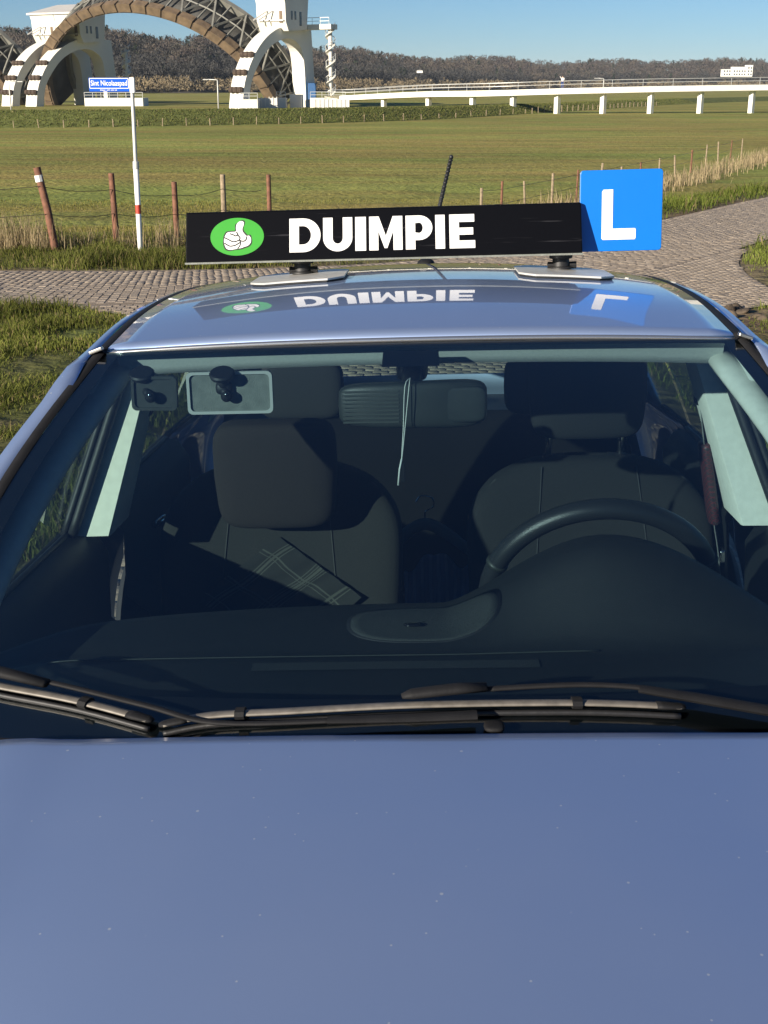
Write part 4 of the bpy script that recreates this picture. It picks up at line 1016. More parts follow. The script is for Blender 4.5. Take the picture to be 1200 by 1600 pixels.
    b = MB(); b.tube([(sgn*.74, 1.60, .985), (sgn*.83, 1.61, .99)], [.03, .025], 8, sq=(.7, 1)); obj('mirror_arm', b, M['trim'], mr, smooth=True)
    b = MB(); b.superq((sgn*.90, 1.676, 1.03), (.088, .006, .060), .4, 8, 16); obj('mirror_glass', b, M['mirror_glass'], mr, smooth=True)
    for wy in WH:
        b = MB()
        prf = [(-.10, .19), (-.105, .24), (-.10, .30), (-.08, .315), (.08, .315), (.10, .30), (.105, .24), (.10, .19)]
        b.grid([[(sgn*.79+a_, wy+math.cos(t)*r0, WR+math.sin(t)*r0) for a_, r0 in prf] for t in np.linspace(0, 2*math.pi, 33)[:-1]], cu=True)
        wh = obj('wheel', b, M['tyre'], car, smooth=True)
        b = MB()
        for k in range(5):
            a_ = k*2*math.pi/5
            for da in (-.10, .10): b.bar((sgn*.865, wy+math.cos(a_+da*2.2)*.04, WR+math.sin(a_+da*2.2)*.04), (sgn*.868, wy+math.cos(a_+da)*.19, WR+math.sin(a_+da)*.19), .022, .03)
        b.grid([[(sgn*(.85+q), wy+math.cos(t)*r0, WR+math.sin(t)*r0) for q, r0 in ((0, .178), (.03, .182), (.03, .198), (0, .20))] for t in np.linspace(0, 2*math.pi, 33)[:-1]], cu=True, cv=True)
        b.tube([(sgn*.84, wy, WR), (sgn*.875, wy, WR)], .05, 14); obj('rim', b, M['rim'], wh, angle=40)
        b = MB(); b.grid([[(sgn*a_, wy+math.cos(t)*.36, WR+math.sin(t)*.36) for a_ in (.60, .86)] for t in np.linspace(-.4, math.pi+.4, 24)]); obj('wheel_arch_liner', b, M['rubber'], car)
# nose: bumper, grille, lamps
rows = []
for z in np.linspace(.18, .76, 16):
    row = []
    for k in np.linspace(-1, 1, 31):
        hw = np.interp(z, [.18, .4, .6, .76], [.74, .80, .78, .66]); y = .28+.10*abs((z-.45)/.3)**2*.5+.26*abs(k)**3
        row.append((hw*k, y, z))
    rows.append(row)
rows.append([(.62*k, .40+.22*abs(k)**2.6, .755-.0676*abs(k)**2.2) for k in np.linspace(-1, 1, 31)])
b = MB(); b.grid(rows); bum = obj('front_bumper', b, M['paint'], car, smooth=True, solid=.004)
b = MB()
for z in (.60, .625, .65): b.bar((-.40, .29, z), (.40, .29, z), .03, .012)
obj('grille', b, M['trim'], bum)
b = MB(); b.box((0, .268, .46), (.52, .012, .11)); obj('number_plate_holder', b, M['trim'], bum, bevel=.004)
for sgn in (-1, 1):
    b = MB(); b.superq((sgn*.555, .395, .665), (.14, .07, .06), .7, 10, 16, Matrix.Rotation(sgn*-.45, 3, 'Z')); obj('headlight', b, M['lamp_glass'], car, smooth=True)
# tail: tailgate, rear window, bumper
def tail(k, z):
    hw = np.interp(z, [.2, .6, .95, 1.05, 1.32], [.80, .80, .70, .64, .50]); y = np.interp(z, [.2, .45, .6, .98, 1.03, 1.33], [4.50, 4.55, 4.54, 4.47, 4.42, 4.24])-.12*abs(k)**3
    return (hw*k, y, z)
K_ = np.linspace(-1, 1, 25)
b = MB(); b.grid([[tail(k, z) for k in K_] for z in np.linspace(.2, .60, 6)]); obj('rear_bumper', b, M['paint'], car, smooth=True, solid=.004)
b = MB(); b.grid([[tail(k, z) for k in K_] for z in np.linspace(.605, 1.02, 8)]); tg_ = obj('tailgate', b, M['paint'], car, smooth=True, solid=.004)
for sgn in (-1, 1):
    b = MB(); b.grid([[(tail(sgn*k, z)[0], tail(sgn*k, z)[1]+.012, z) for k in np.linspace(.62, .99, 8)] for z in np.linspace(.80, .95, 6)]); obj('tail_lamp', b, M['tail_red'], car, smooth=True, solid=.01)
b = MB(); b.grid([[tail(k*.9, z) for k in K_] for z in np.linspace(1.02, 1.315, 8)]); rw = obj('rear_window', b, M['sideglass'], car, smooth=True)
b = MB(); b.grid([[tail(k, z) for k in (-1, -.97, -.9)] for z in np.linspace(1.02, 1.32, 8)]); b.grid([[tail(k, z) for k in (.9, .97, 1)] for z in np.linspace(1.02, 1.32, 8)]); b.grid([[tail(k, z) for k in K_] for z in (1.315, 1.33)]); obj('window_frame', b, M['gloss_black'], tg_, smooth=True, solid=.006)
rows = [[(.49*k, y-.1*abs(k)**3, z) for k in K_] for y, z in ((4.20, 1.372), (4.34, 1.335), (4.38, 1.318), (4.24, 1.315))]
b = MB(); b.grid(rows); obj('rear_spoiler', b, M['paint'], car, smooth=True, solid=.004)
# aerial on the rear of the roof
b = MB(); b.superq((.012, 3.93, 1.425), (.028, .05, .022), .8, 8, 14); ar = obj('aerial', b, M['trim'], car, smooth=True)
b = MB(); b.tube([(.012, 3.93, 1.43), (.095, 4.02, 1.745)], [.0065, .0055], 8); b.superq((.096, 4.021, 1.748), (.0065, .0065, .008), 1, 6, 8)
for k in np.linspace(.1, .98, 26): c = Vector((.012, 3.93, 1.43)).lerp(Vector((.095, 4.02, 1.745)), k); b.superq(tuple(c), (.0078, .0078, .004), 1, 4, 8)
obj('aerial_rod', b, M['rubber'], ar, smooth=True)
# underbody closes the shell
b = MB(); b.box((0, 2.45, .24), (1.30, 3.9, .04)); obj('floor_pan', b, M['rubber'], car)

# ------------------------------------------------------------------ cowl and wipers
b = MB(); b.grid([[(x, y+.075*(x/.69)**2, z-.02*(x/.69)**2) for x in np.linspace(-.72, .72, 25)] for y, z in ((1.375, .940), (1.39, .950), (1.41, .957), (1.43, .972), (1.46, .978))]); cw = obj('scuttle_panel', b, M['trim'], car, smooth=True)
for x0 in np.linspace(-.55, .55, 23):
    b = MB(); b.box((x0, 1.412+.075*(x0/.69)**2, .960-.02*(x0/.69)**2), (.034, .012, .004)); obj('vent_slot', b, M['frit'], cw)
def on_glass(l, o): return [WSP(u, v, o) for u, v in l]
def wiper(label, arm, arm_r, blade, mount, pivot):
    b = MB(); pts = cr(on_glass(arm[0], .022), 6); b.tube(pts, arm_r[0], 8, sq=(.55, 1.0)); wp = obj('wiper', b, M['trim'], car, smooth=True); wp['label'] = label
    b = MB(); pts = on_glass(arm[1], .022); b.tube(pts, [arm_r[1]*.75, arm_r[1], arm_r[1]*1.05, arm_r[1]*.9][:len(pts)], 8, sq=(.45, 1.0)); obj('arm_cover', b, M['trim'], wp, angle=50)
    b = MB(); b.superq(WSP(*pivot, .012), (.013, .015, .004), .7, 8, 14); obj('pivot_cap', b, M['trim'], wp, smooth=True)
    bl = cr(on_glass(blade, .013), 8)
    b = MB(); b.tube(bl, .0088, 8, sq=(.35, 1.0)); obj('blade_spine', b, M['blade'], wp, smooth=True)
    b = MB(); b.tube(cr(on_glass([(u, v-.009) for u, v in blade], .004), 8), .004, 6); obj('rubber_lip', b, M['rubber'], wp, smooth=True)
    for e0, e1 in ((0, 3), (-1, -4)):
        d_ = Vector(bl[e1])-Vector(bl[e0]); d_.normalize(); c = Vector(bl[e0]); b = MB(); b.tube([tuple(c-d_*.006), tuple(c), tuple(c+d_*.022), tuple(c+d_*.03)], [.005, .0085, .0098, .0092], 8, sq=(.42, 1.0)); obj('end_cap', b, M['trim'], wp, smooth=True)
    b = MB(); mt = on_glass(mount, .026); b.tube(mt, [.005, .010, .011, .009], 8, sq=(.6, 1)); obj('blade_clip', b, M['trim'], wp, smooth=True)
    for f in (.32, .80):
        c = Vector(bl[int(f*(len(bl)-1))]); d_ = (Vector(bl[int(f*(len(bl)-1))+1])-c).normalized(); b = MB(); b.tube([tuple(c-d_*.006), tuple(c+d_*.006)], .0115, 8, sq=(.6, 1.05)); obj('blade_clamp', b, M['trim'], wp)
    return wp
wiper('left wiper arm and blade parked low across the screen', ([(-.92, .075), (-.816, .070), (-.694, .056), (-.497, .022), (-.358, -.004), (-.14, .003)], [(-.16, .003), (.0, .007), (.105, .010)]), (.005, .011), [(-1.05, .085), (-.92, .070), (-.808, .053), (-.64, .034), (-.49, .006)], [(-.93, .078), (-.88, .075), (-.80, .066), (-.70, .050)], (.135, .0))
wiper('right wiper arm and blade resting above the left one', ([(.12, .055), (.29, .058), (.411, .047), (.52, .022)], [(.40, .046), (.50, .025), (.62, -.004), (.70, -.02)]), (.0055, .012), [(-.46, -.001), (-.375, .017), (-.247, .026), (-.003, .038), (.286, .035), (.472, .020)], [(-.028, .041), (-.01, .045), (.07, .053), (.125, .055)], (.70, -.02))

# ------------------------------------------------------------------ interior
def roof_in(x, y, drop):
    zc = curve(Rc, y); dx, dz = curve(Dt, y); return zc+(dz-zc)*min(1.3, abs(x)/dx)**2.3-drop
b = MB(); b.grid([[(k*.585, y+.03*k*k, roof_in(k*.585, y, .045+.012*abs(k)**4)) for k in np.linspace(-1, 1, 25)] for y in np.linspace(2.30, 4.18, 24)]); obj('headliner', b, M['headliner'], car, smooth=True)
# forward-facing edge of the headliner just behind the glass
b = MB(); b.grid([[(k*.545, y0+.03*k*k, roof_in(k*.545, 2.21, d)) for k in np.linspace(-1, 1, 25)] for y0, d in ((2.206, .012), (2.216, .024), (2.226, .042), (2.238, .056), (2.27, .060), (2.31, .040))]); obj('header_trim', b, M['headliner'], car, smooth=True)
for sgn in (-1, 1):
    # folded sun visors
    b = MB(); b.superq((sgn*.30, 2.36, 1.355), (.19, .085, .012), .4, 8, 18, Matrix.Rotation(.17, 3, 'X')); obj('sun_visor', b, M['headliner'], car, smooth=True)
    # front pillar covers
    pts = []; rr = []
    for v in np.linspace(.0, .97, 16):
        w = WSP(.95, v, -.030); pts.append((sgn*(w[0]+.010), w[1]+.040, w[2]-.010)); rr.append(.023)
    b = MB(); b.tube(pts, rr, 12, sq=(.75, 1.15)); obj('front_pillar_cover', b, M['light_trim'], car, smooth=True)
    # centre pillar cover
    rows = []
    for t in np.linspace(0, 1, 10):
        x0 = lerp(.655, .545, t); y0 = lerp(2.50, 2.57, t); w = lerp(.20, .13, t); z = lerp(.955, 1.335, t)
        fw = lerp(.082, .050, t); rows.append([(sgn*(x0+fw), y0, z), (sgn*(x0+.004), y0+.004, z), (sgn*x0, y0+.010, z), (sgn*x0, y0+w-.03, z), (sgn*(x0+.004), y0+w-.008, z), (sgn*(x0+.03), y0+w, z)])
    b = MB(); b.grid(rows); cp = obj('centre_pillar_cover', b, M['light_trim'], car, angle=50)
    for q_, rr_ in ((.0, .011), (.018, .008)):
        b = MB(); b.tube([(sgn*(lerp(.737, .595, t)+q_-.004), lerp(2.50, 2.57, t)-.012, lerp(.955, 1.345, t)) for t in np.linspace(0, 1, 10)], rr_, 8); obj('door_seal', b, M['rubber'], cp, smooth=True)
    b = MB(); b.box((sgn*.595, 2.665, 1.215), (.02, .045, .07)); obj('belt_anchor', b, M['trim'], cp, bevel=.008)
    # rear pillar cover
    rows = []
    for t in np.linspace(0, 1, 8): rows.append([(sgn*lerp(.67, .535, t), y0+lerp(0, .10, t), lerp(.97, 1.33, t)) for y0 in (3.78, 3.95, 4.12)])
    b = MB(); b.grid(rows); obj('rear_pillar_cover', b, M['light_trim'], car, smooth=True)
    # cant rail lining above the doors
    b = MB(); b.tube([(sgn*(curve(Rl, y)[0]-.030), y+.02, curve(Rl, y)[1]-.020) for y in np.linspace(2.16, 4.1, 26)], .026, 8); obj('rail_lining', b, M['headliner'], car, smooth=True)
    b = MB(); b.tube([(sgn*.572, 2.95, 1.335), (sgn*.545, 2.98, 1.312), (sgn*.545, 3.12, 1.312), (sgn*.572, 3.15, 1.335)], .009, 8); obj('grab_handle', b, M['light_trim'], car, smooth=True)
    # door linings
    for nm, ya, yb in (('front_door_lining', 1.56, 2.56), ('rear_door_lining', 2.70, 3.46)):
        rows = []
        for y in np.linspace(ya, yb, 14):
            bx, bz = curve(Bt, y); rows.append([(sgn*(bx-.012), y, bz+.004), (sgn*(bx-.045), y, bz-.002), (sgn*(bx-.075), y, bz-.05), (sgn*(bx-.07), y, bz-.2), (sgn*(bx-.12), y, bz-.24), (sgn*(bx-.12), y, bz-.30), (sgn*(bx-.06), y, bz-.34), (sgn*(bx-.06), y, .32)])
        b = MB(); b.grid(rows); dl = obj(nm, b, M['dash'], car, smooth=True)
        b = MB(); b.tube([(sgn*(curve(Bt, ya)[0]-.085), lerp(ya, yb, .35), .86), (sgn*(curve(Bt, ya)[0]-.10), lerp(ya, yb, .40), .865), (sgn*(curve(Bt, ya)[0]-.085), lerp(ya, yb, .48), .86)], .010, 8); obj('inner_handle', b, M['chrome'], dl, smooth=True)
        b = MB(); b.tube([(sgn*(curve(Bt, y)[0]-.010), y, curve(Bt, y)[1]+.006) for y in np.linspace(ya, yb, 12)], .007, 6); obj('waist_seal', b, M['rubber'], dl, smooth=True)
# dashboard
def dash_z(x, y):
    yr = 1.90-.27*x*x
    z = .966+.010*ss(1.50, 1.60, np.array(y)).item()-.006*math.exp(-((y-1.735)/.014)**2)+.020*ss(1.735, 1.86, np.array(y)).item()
    w = .26 if x < .295 else .29; dx = (x-.295)/w
    if abs(dx) < 1: z += .115*(.5+.5*math.cos(math.pi*dx))**.72*ss(1.70, 1.85, np.array(y)).item()
    z -= .055*ss(.50, .72, np.array(abs(x))).item()*.5
    return z
xs_ = np.linspace(-.70, .70, 71); rows = []
tt = list(np.linspace(0, 1, 24))
for t in tt: rows.append([(x, lerp(1.47+.10*(x/.69)**2, 1.90-.27*x*x, t), dash_z(x, lerp(1.47+.10*(x/.69)**2, 1.90-.27*x*x, t))) for x in xs_])
last = rows[-1]
for dy, dz in ((.010, -.004), (.016, -.016), (.018, -.05), (.03, -.12), (.02, -.25), (-.05, -.5)): rows.append([(p[0], p[1]+dy, p[2]+dz) for p in last])
b = MB(); b.grid(rows); ds = obj('dashboard', b, M['dash'], car, smooth=True)
def dash_disc(k, lift):
    rows_ = []
    for q in np.linspace(.02, 1, 9):
        rows_.append([(lambda u, v: (u, v, dash_z(u, v)+lift))(.006+k*.113*q*math.copysign(abs(math.cos(a_))**.75, math.cos(a_)), 1.818+k*.052*q*math.copysign(abs(math.sin(a_))**.8, math.sin(a_))) for a_ in np.linspace(0, 2*math.pi, 49)[:-1]])
    rows_.append([(p[0], p[1], p[2]-.004) for p in rows_[-1]])
    m_ = MB(); m_.grid(rows_, cv=True); return m_
obj('grille_surround', dash_disc(1.055, .0010), M['rubber'], ds, smooth=True)
obj('speaker_grille', dash_disc(1.0, .0020), M['grille'], ds, smooth=True)
b = MB(); b.superq((-.012, 1.800, dash_z(0, 1.80)+.008), (.014, .008, .0025), 1, 6, 14); obj('light_sensor', b, M['gloss_black'], ds, smooth=True)
b = MB(); b.tube([(x, 1.716-.02*x*x, dash_z(x, 1.716)+.002) for x in np.linspace(-.55, .26, 40)], .0012, 6); obj('dash_ridge', b, M['mirror_house'], ds, smooth=True)  # paler than the dash, the light caught by the ridge put into its colour
b = MB(); b.grid([[(x, y0-.03*x*x, dash_z(x, y0)+.0015) for x in np.linspace(-.24, .17, 24)] for y0 in (1.66, 1.69)]); obj('demister_vent', b, M['grille'], ds)
# steering wheel
cw_ = Vector((.300, 2.025, .968)); ax = Vector((0, .907, .42)); upv = Vector((0, -.42, .907)); rt = Vector((1, 0, 0))
b = MB(); pts = [tuple(cw_+rt*math.cos(a)*.187+upv*math.sin(a)*.183) for a in np.linspace(0, 2*math.pi, 65)[:-1]]
rows = []
for i in range(64):
    a = 2*math.pi*i/64; d = rt*math.cos(a)+upv*math.sin(a); c = cw_+rt*math.cos(a)*.187+upv*math.sin(a)*.183
    rows.append([tuple(c+d*math.cos(q)*.0165+ax*math.sin(q)*.0185) for q in np.linspace(0, 2*math.pi, 15)[:-1]])
b.grid(rows, cu=True, cv=True); sw = obj('steering_wheel', b, M['leather'], car, smooth=True)
b = MB(); b.superq(tuple(cw_+ax*.0), (.075, .06, .028), .7, 10, 18, Matrix((rt, upv, ax)).transposed()); obj('hub', b, M['trim'], sw, smooth=True)
for a in (R(5), R(175), R(270)):
    d = rt*math.cos(a)+upv*math.sin(a); b = MB(); b.tube([tuple(cw_+d*.06), tuple(cw_+d*.12), tuple(cw_+d*.178)], [.026, .019, .022], 10, sq=(.5, 1) if abs(math.cos(a)) > .5 else (1, .5)); obj('spoke', b, M['trim'], sw, smooth=True)
for a in (R(23), R(157)):
    c = cw_+rt*math.cos(a)*.187+upv*math.sin(a)*.183; tdir = (-rt*math.sin(a)+upv*math.cos(a)); b = MB(); b.tube([tuple(c-tdir*.004), tuple(c+tdir*.004)], .0192, 14); obj('rim_inlay', b, M['mirror_house'], sw, smooth=True)
b = MB(); b.tube([tuple(cw_-ax*.02), tuple(cw_-ax*.20)], .045, 12); obj('column', b, M['trim'], sw, smooth=True)
# seats
def seat(label, x0, dy, hr, hm, posts):
    secs = [(.46, 2.64, .235, .06), (.52, 2.665, .250, .072), (.60, 2.69, .262, .078), (.70, 2.72, .270, .08), (.80, 2.75, .275, .078), (.88, 2.775, .276, .07), (.93, 2.79, .268, .064), (.97, 2.80, .245, .058), (1.005, 2.812, .208, .052), (1.03, 2.82, .155, .045), (1.042, 2.825, .10, .035), (1.046, 2.83, .05, .02)]
    b = MB(); rows = []
    def sp_(x, p): return math.copysign(abs(x)**p, x)
    for z, yc, hw, hd in cr(secs, 3):
        row = []
        for k in range(40):
            th = 2*math.pi*k/40; c, s = sp_(math.cos(th), .62), sp_(math.sin(th), .62)
            bol = -.030*abs(c)**3*(1 if s < 0 else 0)*(1 if z < .95 else max(0, (1.03-z)/.08))
            row.append((x0+hw*c, yc+dy+hd*s+bol, z))
        rows.append(row)
    b.grid(rows, cv=True); n0 = len(b.v)
    st = obj('seat', b, M['fabric'], car, smooth=True); st['label'] = label
    b = MB(); b.superq((x0, 2.42+dy, .40), (.265, .28, .09), .5, 12, 24); obj('cushion', b, M['fabric'], st, smooth=True)
    for sgn in (-1, 1):                       # seams of the centre panel and the darker side bolsters
        fr = lambda z, u: (x0+u*sgn, curve([(s_[0], s_[1]-s_[3]) for s_ in secs], z)+dy-.0005, z)
        b = MB(); b.tube([(lambda p: (p[0], p[1]-.002, p[2]))(fr(z, lerp(.150, .105, (z-.55)/.49))) for z in np.linspace(.55, 1.028, 16)], .0018, 5); obj('seam', b, M['seam'], st)
        pts = []
        for z in np.linspace(.56, 1.0, 18):
            hw = curve([(s_[0], s_[2]) for s_ in secs], z); yc, hd = curve([(s_[0], s_[1], s_[3]) for s_ in secs], z); pts.append((x0+sgn*(hw*.975), yc+dy-hd*.62, z))
        b = MB(); b.tube(pts, .0026, 5); obj('piping', b, M['seam'], st)
    (hx, hy, hz, rx, ry, rz, tilt) = hr
    def shape(p):                             # slightly barrelled front, narrower foot
        return (p.x*(1-.06*(p.z/rz < -.3)*abs(p.z/rz)), p.y-.012*(1-(p.x/rx)**2), p.z)
    b = MB(); b.superq((hx, hy, hz), (rx, ry, rz), .33, 18, 32, Matrix.Rotation(tilt, 3, 'X'), shape); hd_ = obj('headrest', b, hm, st, smooth=True)
    if posts:
        for px in posts:
            b = MB(); b.tube([(px, 2.822+dy, 1.0), (px, 2.812+dy, hz-.02)], .0068, 10); obj('headrest_post', b, M['chrome'], st, smooth=True)
            b = MB(); b.tube([(px, 2.820+dy, 1.030), (px, 2.820+dy, 1.0475)], [.016, .013], 12); obj('post_guide', b, M['trim'], st, smooth=True)
    return st
seat('driver seat with headrest raised on two bright posts', .375, 0, (.372, 2.805, 1.190, .131, .048, .097, .10), M['fabric'], (.288, .452))
seat('passenger seat with a wide brownish headrest pulled low', -.325, -.005, (-.320, 2.668, 1.050, .134, .045, .118, .06), M['brown_fabric'], None)
b = MB(); b.superq((0, 3.66, .74), (.62, .10, .27), .4, 14, 30, Matrix.Rotation(-.25, 3, 'X')); rb = obj('rear_bench', b, M['fabric_shaded'], car, smooth=True)
b = MB(); b.superq((0, 3.32, .40), (.62, .27, .09), .4, 12, 30); obj('bench_cushion', b, M['fabric_shaded'], rb, smooth=True)
for x0 in (-.36, .36):
    b = MB(); b.superq((x0, 3.66, 1.085), (.125, .045, .085), .42, 12, 24); obj('rear_headrest', b, M['fabric'], rb, smooth=True)
b = MB(); b.grid([[(x, y, .955) for x in np.linspace(-.62, .62, 3)] for y in (3.72, 4.0, 4.36)]); obj('parcel_shelf', b, M['dash'], car, solid=.01)
b = MB(); b.superq((0, 2.5, .46), (.10, .36, .07), .4, 10, 20); obj('centre_console', b, M['dash'], car, smooth=True)
# rear-view mirror
rv = MB(); rv.superq((-.009, 2.125, 1.283), (.128, .020, .039), .36, 14, 36, None, lambda p: (p.x, p.y-.016*(1-(p.x/.128)**2), p.z*(1+.06*(p.x/.128)))); rvm = obj('rear_view_mirror', rv, M['mirror_house'], car, smooth=True)
for k in range(9):
    z = 1.256+k*.0066; b = MB(); b.tube([(-.128, 2.100, z-.001), (-.09, 2.0945, z), (-.032, 2.0905, z+.0005)], .0016, 5); obj('rib', b, mat('rib_plastic', (.075, .08, .07), .5) if k == 0 else bpy.data.materials['rib_plastic'], rvm)
b = MB(); b.superq((.055, 2.1005, 1.283), (.062, .0075, .031), .35, 8, 20); obj('back_plate', b, M['mirror_back_dark'], rvm, smooth=True)
b = MB(); b.superq((-.010, 2.185, 1.338), (.028, .030, .024), .5, 10, 18); b.tube([(-.010, 2.165, 1.330), (-.010, 2.130, 1.300)], [.020, .015], 12); obj('mirror_stalk', b, M['frit'], rvm, smooth=True)
# driver's belt
def ribbon(pts, w, wd): return [[tuple(Vector(p)-Vector(wd)*w/2), tuple(Vector(p)+Vector(wd)*w/2)] for p in pts]
b = MB(); b.grid(ribbon(cr([(.592, 2.655, 1.225), (.60, 2.66, 1.15), (.615, 2.665, 1.05), (.635, 2.67, .93), (.655, 2.68, .80), (.66, 2.70, .55)], 5), .046, (.25, .95, .1))); bl_ = obj('seat_belt', b, mat('grey_belt_webbing', (.16, .165, .16), .8, var=.15, vscale=120), car, solid=.002)
b = MB(); b.box((.655, 2.668, .845), (.014, .035, .028)); obj('buckle_tongue', b, M['chrome'], bl_, bevel=.003)
def quilt():
    m = mat('black_quilted_leather', (.05, .012, .014), .5); nt = m.node_tree; bs = nt.nodes['Principled BSDF']; tc = nt.nodes['Texture Coordinate']
    mp = nt.nodes.new('ShaderNodeMapping'); mp.inputs['Rotation'].default_value = (R(45), 0, 0); mp.inputs['Scale'].default_value = (1, 1, 1); nt.links.new(tc.outputs['Object'], mp.inputs['Vector'])
    ck = nt.nodes.new('ShaderNodeTexBrick'); ck.offset = 0; ck.inputs['Scale'].default_value = 60; ck.inputs['Color1'].default_value = (.035, .022, .024, 1); ck.inputs['Color2'].default_value = (.028, .018, .02, 1); ck.inputs['Mortar'].default_value = (.16, .015, .02, 1); ck.inputs['Mortar Size'].default_value = .03; ck.inputs['Row Height'].default_value = .5
    sw_ = nt.nodes.new('ShaderNodeSeparateXYZ'); cb_ = nt.nodes.new('ShaderNodeCombineXYZ'); nt.links.new(mp.outputs[0], sw_.inputs[0]); nt.links.new(sw_.outputs[1], cb_.inputs[0]); nt.links.new(sw_.outputs[2], cb_.inputs[1])
    nt.links.new(cb_.outputs[0], ck.inputs['Vector']); nt.links.new(ck.outputs['Color'], bs.inputs['Base Color']); return m
bp_ = car_root('belt_pad', (.625, 2.665, .93))
b = MB(); pts = cr([(.606, 2.655, 1.10), (.617, 2.658, 1.03), (.630, 2.662, .95), (.636, 2.665, .925)], 5); b.tube(pts, [.027]*len(pts), 12, sq=(.5, 1)); obj('quilted_sleeve', b, quilt(), bp_, smooth=True)
tag(bp_, 'dark red stitched quilted pad round the driver seat belt', 'belt pad')

# ------------------------------------------------------------------ things inside the car
def instructor_mirror(base, w, h, m, rimm, label, cup, tilt):
    r0 = car_root('suction_mirror', base); x, y, z = base
    Rm = Matrix.Rotation(tilt, 3, 'Y')
    fn = lambda u, v, l: tuple(Rm @ Vector((u, l, v))+Vector(base))
    rr = .009; pl = []
    for cx, cz, a0 in ((w/2-rr, h/2-rr, 0), (-w/2+rr, h/2-rr, 90), (-w/2+rr, -h/2+rr, 180), (w/2-rr, -h/2+rr, 270)):
        for k in range(5): a = R(a0+k*22.5); pl.append((cx+rr*math.cos(a), cz+rr*math.sin(a)))
    b = MB(); b.prism(pl, fn, .002, .012); bk = obj('mirror_shell', b, m, r0)
    b = MB(); b.prism([(u*.97, v*.96) for u, v in pl], fn, .0125, .0145); obj('mirror_glass', b, M['mirror_glass'], r0)
    b = MB(); inn = [(u*(1-.005/(w/2)), v*(1-.005/(h/2))) for u, v in pl]; b.strip(pl, inn, fn, -.002, .0015, True); obj('rim', b, rimm, r0)
    c = Vector(WSP(cup[0], cup[1], -.006)); nrm = Vector((0, -.45, .893))
    b = MB(); b.tube([tuple(c+nrm*.003), tuple(c), tuple(c-nrm*.006), tuple(c-nrm*.010)], [.020, .0225, .021, .012], 20); obj('suction_cup', b, M['rubber'], r0, angle=40)
    j = Vector(base)+Vector((-.004, -.012, -.004)); k1 = c-nrm*.030
    b = MB(); b.tube([tuple(c-nrm*.008), tuple(k1)], [.011, .010], 12); b.tube([tuple(k1), tuple((k1+j)/2+Vector((0, -.004, 0))), tuple(j)], [.009, .0075, .007], 10); b.superq(tuple(k1), (.015, .012, .012), .7, 8, 12); obj('arm', b, M['rubber'], r0, smooth=True)
    b = MB(); b.superq(tuple(j), (.0105, .009, .0105), 1, 8, 14); obj('ball_joint', b, M['trim'], r0, smooth=True)
    b = MB(); b.superq(tuple(j+Vector((0, -.009, .004))), (.003, .002, .003), 1, 6, 8); obj('screw', b, M['chrome'], r0, smooth=True)
    return tag(r0, label, 'mirror', 'suction mirrors on the windscreen')
instructor_mirror((-.328, 2.15, 1.3035), .150, .074, M['mirror_back'], mat('bright_rim', (.62, .62, .58), .35, .3), 'wide suction mirror with bright rim, second from the left pillar', (-.582, .896), .0)
instructor_mirror((-.461, 2.15, 1.305), .080, .060, M['mirror_back_dark'], M['mirror_house'], 'small dark suction mirror nearest the left windscreen pillar', (-.835, .907), .02)
hs_ = car_root('hanging_charm', (-.027, 2.088, 1.16))
b = MB(); b.tube(cr([(-.012, 2.10, 1.330), (-.021, 2.078, 1.318), (-.025, 2.074, 1.25), (-.0285, 2.074, 1.205), (-.0290, 2.074, 1.194)], 4), .0008, 5); b.tube(cr([(-.012, 2.10, 1.330), (-.014, 2.078, 1.318), (-.022, 2.074, 1.25), (-.0275, 2.074, 1.205), (-.0290, 2.074, 1.194)], 4), .0008, 5); b.tube([(-.0290, 2.074, 1.196), (-.033, 2.074, 1.178), (-.036, 2.074, 1.150)], .0016, 6); obj('cord', b, M['white_plastic'], hs_, smooth=True)
b = MB(); b.box((-.028, 2.076, 1.172), (.008, .003, .032)); obj('pendant', b, M['trim'], hs_, bevel=.001)
tag(hs_, 'thin white looped cord with dark tag hanging from the rear-view mirror', 'charm')
# coat hanger and folded shirt behind the front seats
ch = car_root('coat_hanger', (0, 3.35, .70))
b = MB(); pts = cr([(-.17, 3.33, .640), (-.11, 3.34, .672), (-.05, 3.35, .728), (0, 3.35, .750), (.05, 3.35, .728), (.12, 3.34, .676), (.18, 3.33, .642)], 6); b.tube(pts, [.012+.006*math.sin(math.pi*i/(len(pts)-1)) for i in range(len(pts))], 10, sq=(1.0, .6)); obj('hanger_bar', b, mat('teal_grey_plastic', (.12, .16, .155), .5), ch, smooth=True)
b = MB(); b.tube(cr([(0, 3.35, .755), (0, 3.35, .785), (.022, 3.35, .800), (.018, 3.35, .825), (-.012, 3.35, .83), (-.026, 3.35, .812)], 6), .0022, 6); obj('hook', b, M['chrome'], ch, smooth=True)
tag(ch, 'grey-green coat hanger between the two front seats', 'coat hanger')
sh = car_root('folded_shirt', (.04, 3.28, .58))
def cloth_mat(name, c1, c2, sc):
    m = mat(name, c1, .9); nt = m.node_tree; bs = nt.nodes['Principled BSDF']; tc = nt.nodes['Texture Coordinate']; w = nt.nodes.new('ShaderNodeTexWave'); w.inputs['Scale'].default_value = sc; w.inputs['Distortion'].default_value = 1.5
    nt.links.new(tc.outputs['Object'], w.inputs['Vector']); rp = nt.nodes.new('ShaderNodeValToRGB'); rp.color_ramp.elements[0].color = (*c1, 1); rp.color_ramp.elements[1].color = (*c2, 1); rp.color_ramp.elements[0].position = .6; rp.color_ramp.elements[1].position = .8
    nt.links.new(w.outputs['Fac'], rp.inputs[0]); nt.links.new(rp.outputs[0], bs.inputs['Base Color']); return m
